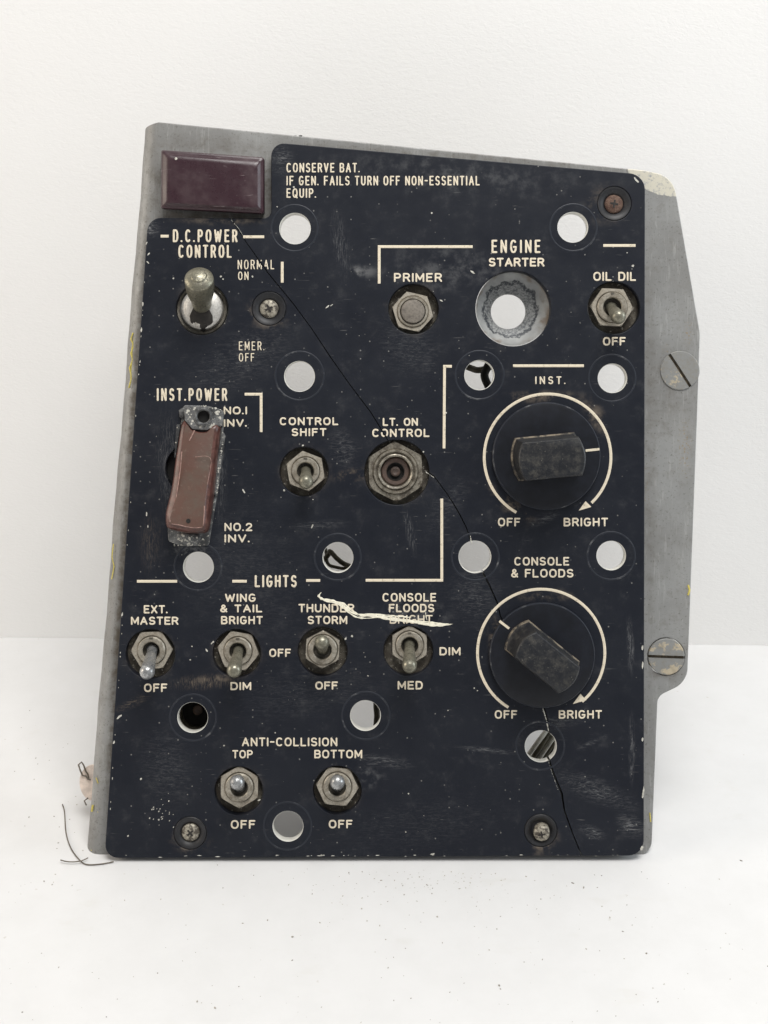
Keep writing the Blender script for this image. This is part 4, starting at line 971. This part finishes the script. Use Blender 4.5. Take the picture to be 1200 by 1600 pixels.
# deep lamp tube behind one hole
p = at(301, 1121, ZC); bm = bmesh.new()
lathe(bm, [(5.2, -1.7), (5.2, -9), (0, -9)], n=36, mi=0)
bm2 = bm; lathe(bm2, [(4.45, -.2), (4.35, -2.5), (4.3, -8.2)], n=36, mi=2); lathe(bm2, [(4.3, -8.2), (0, -8.2)], n=36, mi=1); lathe(bm2, [(1.5, -8.1), (1.4, -6.4), (.9, -6.2), (0, -6.6)], Matrix.Translation((.4, .6, 0)), 20, 0)
build('lamp_tube', bm, [M['brown'], M['cavity'], M['socket']], panel, 35, p)
def wire(pts, r, mat, name='wire'):
    bm = bmesh.new(); tube(bm, smooth_path([at(*q) for q in pts], 8), r, 10); build(name, bm, mat, panel, 60)
wire([(480, 905, -30), (512, 868, -26), (516, 862, -25), (528, 874, -24), (545, 884, -24), (600, 900, -28), (660, 905, -32)], .75, M['wire'])
wire([(500, 820, -28), (509, 860, -27), (512, 880, -26), (524, 886, -25), (545, 886, -25), (580, 860, -30)], .5, M['wire'])
wire([(700, 560, -26), (735, 575, -22), (752, 578, -20), (790, 570, -20), (840, 600, -22)], 1.0, M['wire'])
wire([(770, 540, -18), (766, 565, -17), (757, 586, -17), (766, 612, -18), (772, 650, -20)], 1.25, M['cavity'])
wire([(590, 1060, -20), (588, 1100, -19), (589, 1120, -19), (586, 1150, -22)], .9, M['wire'])
for k in range(6):
    a = random.uniform(-1, 1)
    wire([(800 + k * 5, 1230, -26 - k), (822 + k * 7, 1186 + a * 4, -20 - k), (838 + k * 7, 1162 + a * 4, -18 - k * .7), (862 + k * 6, 1130, -21), (890 + k * 4, 1080, -26)], .75, M['wire'] if k % 3 else M['wire_pale'])

# pinkish tab with a bent wire loop peeping out on the left side
bm = bmesh.new(); q = at(146, 1223, -16); bmesh.ops.create_cone(bm, cap_ends=True, segments=32, radius1=1, radius2=1, depth=1, matrix=Matrix.Translation(q) @ Matrix.Rotation(R(6), 4, 'Z') @ Matrix.Diagonal((4.0, 5.3, .8, 1)))
tab = build('side_tab', bm, M['tab'], panel, 35, label='pinkish tab peeping out behind the lower left side')
bm = bmesh.new(); zq = -15.2
tube(bm, [at(80 + x / 6, 1160 + y / 6, zq) for x, y in ((370, 350), (345, 345), (325, 315), (295, 310), (275, 270), (255, 210), (285, 184), (305, 215), (325, 270), (345, 300), (352, 345))], .24, 7)
tube(bm, [at(80 + x / 6, 1160 + y / 6, zq) for x, y in ((330, 590), (310, 548), (345, 520))], .2, 7)
build('wire_loop', bm, M['strand'], tab, 60)

# ---------------------------------------------------------------- loose things on the table
def strand(pts, label, lift_=.35):
    bm = bmesh.new(); P = [on_table(80 + x / 6, 1160 + y / 6, lift_) for x, y in pts]
    base = P[len(P) // 2].copy(); base.z = 0
    tube(bm, smooth_path([p - base for p in P], 7), .17, 7)
    o = build('wire_strand', bm, M['strand'], None, 60, base); o['label'] = label; o['category'] = 'wire'; o['group'] = 'loose wire strands by the lower left corner'
strand([(105, 580), (125, 650), (140, 850), (190, 1000), (280, 1115), (350, 1146), (480, 1138), (585, 1118)], 'long thin dark strand curving up along the left side of the panel')
strand([(88, 1102), (130, 1114), (200, 1120), (275, 1112), (320, 1095), (345, 1082)], 'short thin dark strand crossing the longer one at the lower left corner', .95)
bm = bmesh.new()
def crumb(px, py, r):
    p = on_table(px, py, 0); r *= 1.1
    m = Matrix.Translation((p.x, p.y, r * .3)) @ Matrix.Rotation(random.uniform(0, 6.3), 4, 'Z') @ Matrix.Diagonal((r * random.uniform(.8, 2.0), r * random.uniform(.6, 1.0), r * .5, 1))
    g = bmesh.ops.create_icosphere(bm, subdivisions=1, radius=1, matrix=m)
    for v_ in g['verts']: v_.co += Vector((random.uniform(-.2, .2), random.uniform(-.2, .2), 0)) * r
random.seed(21)
for k in range(130): crumb(random.gauss(660, 110), 1362 + abs(random.gauss(0, 36)), random.choice((.07, .09, .10, .13, .18)))
for k in range(170): crumb(random.uniform(10, 1190), random.uniform(1350, 1598), random.choice((.06, .08, .09, .12, .17)))
for k in range(30): crumb(random.uniform(20, 130), random.uniform(1090, 1400), random.uniform(.08, .2))
for x, y, r in ((418, 1438, .34), (457, 1464, .5), (500, 1442, .4), (1010, 1490, .5), (780, 1540, .5), (895, 1380, .4), (912, 1387, .45), (336, 1575, .4), (308, 1565, .4), (565, 1420, .4), (1158, 1345, .4), (845, 1405, .35), (1200, 1510, .4), (916, 1483, .35)): crumb(x, y, r * .6)
o = build('crumbs', bm, M['crumb']); o['kind'] = 'stuff'; o['label'] = 'tiny dark crumbs scattered on the white table'
